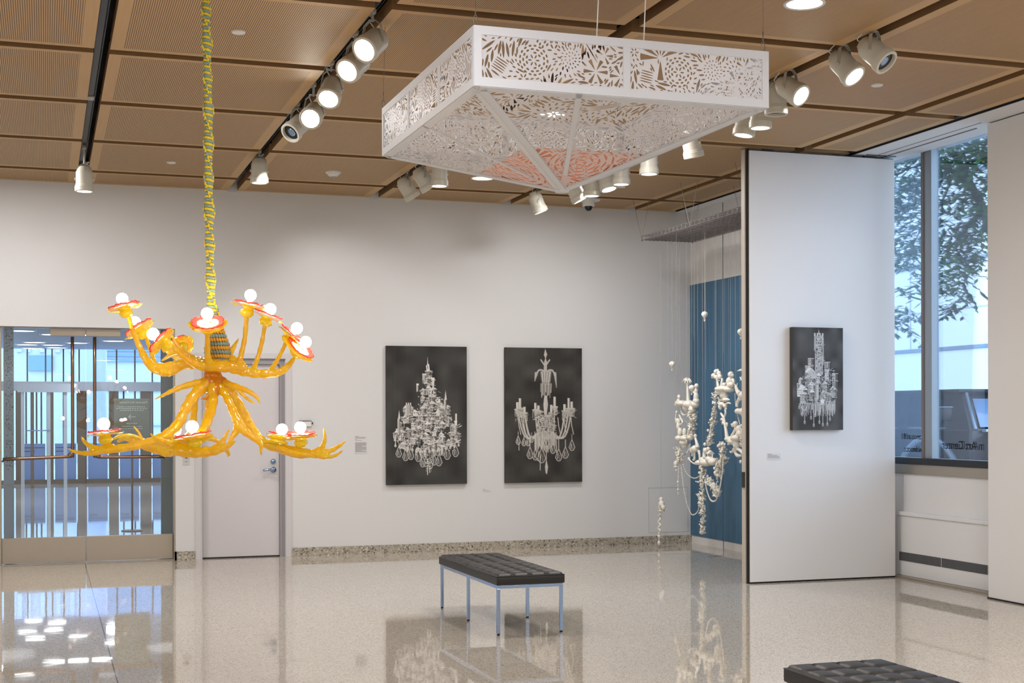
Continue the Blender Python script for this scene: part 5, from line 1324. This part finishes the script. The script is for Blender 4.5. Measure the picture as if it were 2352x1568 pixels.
for (y_, n_, w_) in ((934,12,.36),(938,12,.40),(942,10,.30),(972,5,.14),(979,9,.26),(984,10,.28)):
    z = lz(y_, 303, 19)
    for k in range(n_):
        xx = xm-w_/2+w_*k/n_; b.box(xx, xx+w_/n_*(.55+.3*rnd.random()), 18.9835, 18.985, z-.004, z+.004)
b.build('small_print', M['signtext'], sg)
# side glass screens directly behind the doors
sp = thing('dotted_glass_screen', 'narrow frosted glass strip printed with dots at the left door edge', 'screen', (-.36, 15.5, 0))
xa, xb = lx(8, 15.5), lx(32, 15.5)
MB().bbox(xa, xb, 15.49, 15.51, 0, 2.62, .003).build('pane', mat('frosted_strip', (196,210,212), .3), sp)
b = MB(); rnd = random.Random(6)
for k in range(240):
    z = .9+1.6*rnd.random()**.8; x = xa+.02+(xb-xa-.03)*rnd.random(); r_ = .0022+.0025*rnd.random()
    b.box(x-r_, x+r_, 15.486, 15.49, z-r_*1.3, z+r_*1.3)
for z in (1.22, 1.245, 1.26, 1.42, 1.40): b.box(xa+.02, xb-.02, 15.486, 15.49, z, z+.004)
o = b.build('dot_print', mat('dot_ink', (80,90,96), .6), sp); o['kind'] = 'stuff'
gs = thing('green_glass_screen', 'grey green glass strip at the right door edge', 'screen', (1.25, 15.5, 0))
MB().bbox(lx(369, 15.5), lx(396, 15.5)+.1, 15.49, 15.51, 0, 2.62, .003).build('pane', M['green'], gs)
k_ = 0
for (px_, py_, Y) in ((80,771,30),(52,793,26),(122,784,27),(122,795,31),(62,801,31),(130,811,32.2),(180,776,27),(232,786,27),(262,784,29),(178,786,30),(76,816,32.6)):
    x = lx(px_, Y); t = thing('lobby_ceiling_light', 'bright round lobby ceiling light seen through the glass doors', 'ceiling light', (x, Y, 3.03), 'round lobby ceiling lights')
    MB().lathe([(0,-.012),(.20,-.012),(.22,0)], Matrix.Translation((x, Y, 3.03)), 24).build('diffuser', M['disc'], t, True, sharp=.5)
    MB().lathe([(.205,-.016),(.235,-.014),(.24,0)], Matrix.Translation((x, Y, 3.03)), 24, cap=False).build('trim_ring', M['silver'], t)
# buildings across the street behind the lobby
fb = thing('louvred_building', 'white building with blue louvres seen far behind the lobby', 'building', (lx(300, 46), 46, 0))
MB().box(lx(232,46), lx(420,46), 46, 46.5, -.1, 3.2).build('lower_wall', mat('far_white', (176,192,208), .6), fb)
b = MB()
for k in range(14): b.box(lx(232,46), lx(420,46), 45.9, 46.0, 3.25+k*.16, 3.33+k*.16)
b.build('louvre', mat('louvre_blue', (84,136,170), .4), fb)
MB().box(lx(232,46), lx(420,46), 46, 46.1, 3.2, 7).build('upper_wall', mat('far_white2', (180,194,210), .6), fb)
MB().box(lx(232,46), lx(420,46), 45.93, 46.0, 2.3, 2.36).box(lx(232,46), lx(420,46), 45.93, 46.0, 1.2, 1.26).build('joint', mat('far_joint', (150,180,204), .6), fb)
fb = thing('pale_building', 'pale building with teal band seen far behind the left glass door', 'building', (lx(90, 48), 48, 0))
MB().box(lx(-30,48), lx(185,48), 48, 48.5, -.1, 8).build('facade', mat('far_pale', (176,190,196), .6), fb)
MB().box(lx(66,48), lx(122,48), 47.9, 48, 3.0, 3.5).build('teal_band', mat('teal', (92,140,156), .5), fb)
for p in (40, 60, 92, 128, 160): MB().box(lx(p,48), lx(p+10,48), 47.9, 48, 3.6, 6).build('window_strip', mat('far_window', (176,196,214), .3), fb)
S('ground', (-40, 60, 34.2, 90, -.2, -.02), mat('street_grey', (150,158,166), .7))

# ================================================================== STREET OUTSIDE THE WINDOW
S('pavement', (7.9, 40, YB, 34.2, -.3, -.15), mat('asphalt', (120,124,128), .8))
fb = thing('white_facade', 'white panelled building across the street outside the window', 'building', (24, 33, -.15))
MB().box(24, 25, 8, 60, -.15, 14).build('wall', mat('facade_white', (222,232,240), .5), fb)
b = MB()
for z in (3.30, 5.72, 8.1, 10.5): b.box(23.96, 24.0, 8, 60, z, z+.10)
b.build('wide_joint', mat('facade_joint', (112,132,156), .5), fb)  # wide grey-blue joints between the facade panels
b = MB()
for z in (4.42, 6.9): b.box(23.98, 24.0, 8, 60, z, z+.03)
for k in range(14): b.box(23.98, 24.0, 9.6+k*3.6, 9.63+k*3.6, 3.4, 8.1)
b.build('fine_joint', mat('facade_joint2', (176,190,204), .5), fb)
# text on the window glass, reads from the street (mirrored from inside)
w1t = thing('window_lettering', 'black vinyl lettering on the window glass, seen mirrored from inside', 'lettering', (7.69, 10.7, 1.2))
M['vinyl'] = mat('black_vinyl', (6,7,10), .9)
text('line_text', 'n Art Center', .107, (7.693, 10.683, 1.205), (0,1,0), (0,0,1), M['vinyl'], w1t, 'RIGHT', .0004)
text('line_text', 'ance at 81', .078, (7.693, 10.995, 1.283), (0,1,0), (0,0,1), M['vinyl'], w1t, 'LEFT', .0004)
text('line_text', 'ww.bmcc.c', .078, (7.693, 10.93, 1.165), (0,1,0), (0,0,1), M['vinyl'], w1t, 'LEFT', .0004)
# parked off-road car
M['car'] = mat('car_black', (10,14,24), .3); M['carw'] = mat('car_window', (16,24,40), .15); M['wsh'] = mat('windscreen', (120,146,180), .1); M['cartrim'] = mat('car_trim', (170,190,214), .2, .4)
cr = thing('parked_car', 'black boxy off-road car parked outside the window', 'car', (11.2, 15.3, -.15))
MB().bbox(10.42, 12.1, 13.95, 17.9, .35, 1.33, .06).build('body', M['car'], cr, True, sharp=.6)
MB().bbox(10.62, 11.9, 12.5, 13.97, .55, 1.30, .07).build('bonnet', M['car'], cr, True, sharp=.6)
b = MB(); V = [(10.46,13.98,1.32),(12.06,13.98,1.32),(12.06,17.85,1.32),(10.46,17.85,1.32),(10.52,14.24,1.79),(12.0,14.24,1.79),(12.0,17.8,1.79),(10.52,17.8,1.79)]
b.add(V, [(0,1,5,4),(1,2,6,5),(2,3,7,6),(3,0,4,7),(4,5,6,7)]); b.build('cabin', M['car'], cr)
MB().bbox(10.46, 12.06, 14.2, 17.9, 1.775, 1.82, .015).build('roof', M['car'], cr)
for (ya, yb) in ((14.40, 15.25), (15.42, 16.3), (16.45, 17.6)):
    MB().add([(10.462,ya,1.37),(10.462,yb,1.37),(10.508,yb,1.72),(10.508,ya+.1,1.72)], [(0,1,2,3)]).build('side_window', M['carw'], cr)
    MB().box(10.40, 10.43, ya, yb-.1, 1.335, 1.35).build('belt_trim', M['cartrim'], cr)
    MB().bbox(10.385, 10.42, yb-.28, yb-.1, 1.2, 1.235, .008).build('door_handle', M['car'], cr)
MB().add([(10.60,13.972,1.36),(11.92,13.972,1.36),(11.88,14.222,1.75),(10.66,14.222,1.75)], [(0,1,2,3)]).build('windscreen', M['wsh'], cr)
MB().tube([(10.53,13.97,1.33),(10.58,14.23,1.79)], .02, 8).tube([(10.58,14.23,1.79),(12.0,14.23,1.79)], .02, 8).build('windscreen_frame', M['cartrim'], cr)
MB().tube([(10.8,13.95,1.37),(11.7,13.96,1.42)], .012, 6).build('wiper', M['car'], cr)
MB().bbox(10.60, 11.95, 13.86, 13.95, 1.30, 1.335, .01).build('cowl', M['cartrim'], cr)
mr = MB().bbox(10.16, 10.36, 14.18, 14.28, 1.42, 1.60, .03).build('door_mirror', M['car'], cr, True, sharp=.6)
MB().tube([(10.17,14.17,1.60),(10.35,14.17,1.60)], .006, 6).build('mirror_edge', M['cartrim'], mr)
MB().tube([(10.39, 14.72+.72*math.cos(PI*k/16), .42+.80*math.sin(PI*k/16)) for k in range(17)], .035, 8).build('wheel_arch', M['cartrim'], cr, True)
for (x, y) in ((10.5,13.2),(10.5,17.0),(11.9,13.2),(11.9,17.0)):
    w_ = MB().cyl((x-.12, y, .22), (x+.12, y, .22), .37, n=28).build('wheel', M['dark'], cr, True, sharp=.6)
    MB().cyl((x-.13, y, .22), (x-.11, y, .22), .2, n=20).build('rim', M['cartrim'], w_, True, sharp=.6)
# street tree
tr = thing('street_tree', 'leafy green street tree outside the window', 'tree', (tuple(at(2345, 1100, 17.0).xy)+(-.15,)))
def tpt(x, y, D=16.5): return at(x, y, D)
b = MB(); base_ = Vector(tr.location)
def br(P):
    Q = smoothpts([tuple(p[0])+(p[1],) for p in P], 5); b.tube([q[:3] for q in Q], [q[3] for q in Q], 8)
br([(base_, .16), (base_+Vector((0,0,1.5)), .13), (tpt(2320,700), .11), (tpt(2290,560), .08), (tpt(2258,480), .055), (tpt(2228,420), .045), (tpt(2200,370), .035), (tpt(2172,318), .02), (tpt(2150,280), .01)])
br([(tpt(2236,436), .035), (tpt(2205,405,16.2), .03), (tpt(2175,388,16), .022), (tpt(2140,376,15.8), .014), (tpt(2095,385,15.6), .008), (tpt(2060,400,15.5), .005)])
br([(tpt(2320,620), .06), (tpt(2290,400,17), .04), (tpt(2262,366,17), .025), (tpt(2225,335,17), .014), (tpt(2195,318,17), .008)])
br([(tpt(2258,480), .03), (tpt(2225,520,17), .02), (tpt(2190,560,17), .012), (tpt(2165,600,17), .006)])
br([(tpt(2190,400,16.4), .02), (tpt(2160,470,16), .014), (tpt(2120,520,15.8), .009), (tpt(2080,600,15.6), .004)])
br([(tpt(2140,376,15.8), .012), (tpt(2100,440,15.5), .008), (tpt(2070,500,15.4), .004)])
br([(tpt(2320,700), .08), (tpt(2420,560), .05), (tpt(2500,420), .03), (tpt(2560,300), .02)])
br([(tpt(2300,600), .05), (tpt(2360,420,18), .04), (tpt(2380,250,18.5), .02)])
b.build('trunk', mat('tree_bark', (58,62,58), .8), tr, True)
rnd = random.Random(12); V1 = [MB(), MB(), MB()]
def dens(x, y):
    if y < 250: return .8
    if x > 2145:
        lim = 640 - max(0, x-2225)*.8
        if y < 470: return 1.0
        if y < lim: return .75
        if y < 725 and x < 2232: return .5*(1-(abs(x-2185)/55)**2)
        return 0
    if y < 470: return 1.15
    if y < 600: return .8
    if y < 690 and x > 2070: return .45*(1-abs(x-2105)/50)
    if 695 < y < 755 and x < 2090: return .8
    return 0
cnt = 0
while cnt < 2100:                                # sprays of leaves
    x = 1960+560*rnd.random(); y = 120+640*rnd.random()
    if rnd.random() > dens(x, y): continue
    D = 14.6+4.2*rnd.random(); c = at(x, y, D); dr = Vector((rnd.gauss(-.4,.6), rnd.gauss(0,.6), rnd.gauss(-.25,.35))).normalized()
    side = dr.cross(UP).normalized(); bld = V1[rnd.randrange(3)]
    for k in range(6):
        a = c + dr*(.055*k); ld = (dr*.6 + side*(1 if k % 2 else -1)*.8 + UP*rnd.gauss(-.15,.25)).normalized(); L = .10+.05*rnd.random(); w_ = ld.cross(UP+dr*.2).normalized()*L*.2
        bld.add([a, a+ld*L*.45+w_, a+ld*L, a+ld*L*.45-w_], [(0,1,2,3)])
    bld.add([c, c+dr*.3, c+dr*.3+UP*.006, c+UP*.006], [(0,1,2,3)])
    cnt += 1
for v_, c_ in zip(V1, ((44,88,52),(28,60,44),(66,112,66))):
    o = v_.build('foliage', sheet('leaf_green_%d' % c_[0], c_, .35, .5), tr); o['kind'] = 'stuff'
# ================================================================== LIGHT
def area(name, loc, size, power, color=(1,.95,.88), rot=(0,0,0), shape='DISK', sy=None):
    l = bpy.data.lights.new(name, 'AREA'); l.energy = power; l.color = color; l.shape = shape; l.size = size
    if sy: l.size_y = sy
    o = bpy.data.objects.new(name, l); o.location = loc; o.rotation_euler = rot; col.objects.link(o); return o
def spotl(name, loc, target, power, angle, blend=.6, color=(1,.975,.955), r=.05):
    l = bpy.data.lights.new(name, 'SPOT'); l.energy = power; l.color = color; l.spot_size = angle; l.spot_blend = blend; l.shadow_soft_size = r
    o = bpy.data.objects.new(name, l); o.location = loc; d = Vector(target)-Vector(loc)
    o.rotation_euler = d.to_track_quat('-Z', 'Y').to_euler(); col.objects.link(o); return o
for (x, y) in ((-3.2,11),(-3.2,6),(-3,1),(.9,10.6),(1.3,5.2),(1.2,0),(4.2,4.2),(4.2,10.2),(5.7,1),(5.7,6),(5.3,13),(-.4,13.2)):
    area('ceiling_fill', (x, y, CZ-.02), .5, 50, (1,.975,.955))  # added fill for even ambience, no fixtures at these spots
for (x, y) in ((-1,-3),(3,-3)): area('ceiling_fill', (x, y, CZ-.05), 1.6, 140, (1,.975,.955))  # larger added fill, unseen behind the camera
# accent spots on the walls from the track heads
for loc, tg, pw, an in (((3.43,12.2,3.75),(4.0,YW,1.75),180,1.0), ((4.97,12.0,3.72),(5.4,YW,1.8),180,1.0), ((1.9,12.6,3.75),(3.0,YW,2.0),90,1.1),
                        ((4.97,8.6,3.72),(6.7,11.13,2.2),120,.8), ((4.97,7.9,3.75),(7.4,8.8,1.6),110,.9), ((.36,13.2,3.75),(1.5,YW,1.2),60,1.0), ((4.97,12.6,3.72),(6.9,13.7,1.5),70,.8)):
    spotl('track_beam', loc, tg, pw, an)
# lobby
for (x, y) in ((.5,18),(2,23),(-1,26),(1.5,30)): area('lobby_lamp', (x, y, 2.9), .6, 80, (.85,.92,1))
area('lobby_daylight', (1, 33.0, 1.7), 6, 420, (.55,.72,1), (math.radians(90), 0, 0), 'RECTANGLE', 3)
w = bpy.data.worlds.new('sky'); bpy.context.scene.world = w; w.use_nodes = True
nt = w.node_tree; bg = nt.nodes['Background']; bg.inputs[0].default_value = (.70,.85,1,1); bg.inputs[1].default_value = 5.5

# ================================================================== CAMERA
cam = bpy.data.cameras.new('camera'); co = bpy.data.objects.new('camera', cam); col.objects.link(co)
cam.sensor_width = 36; cam.lens = FOC/2352*36; cam.shift_y = (HOR-784)/2352; cam.clip_end = 300; cam.clip_start = .05
R3 = Matrix((CR, UP, -CF)).transposed() @ Matrix.Rotation(ROLL, 3, 'Z')
co.matrix_world = Matrix.Translation((0,0,EYE)) @ R3.to_4x4()
sc = bpy.context.scene; sc.camera = co
sc.view_settings.view_transform = 'Standard'; sc.view_settings.look = 'None'; sc.view_settings.exposure = 0
sc.cycles.max_bounces = 7; sc.cycles.diffuse_bounces = 3; sc.cycles.glossy_bounces = 4; sc.cycles.transmission_bounces = 5; sc.cycles.transparent_max_bounces = 10
sc.cycles.use_adaptive_sampling = True; sc.cycles.adaptive_threshold = .03; sc.cycles.adaptive_min_samples = 20
sc.cycles.sample_clamp_indirect = 4; sc.cycles.caustics_reflective = False; sc.cycles.caustics_refractive = False
for k_m in ('lens_on', 'lens_off', 'disc'): M[k_m].cycles.emission_sampling = 'NONE'
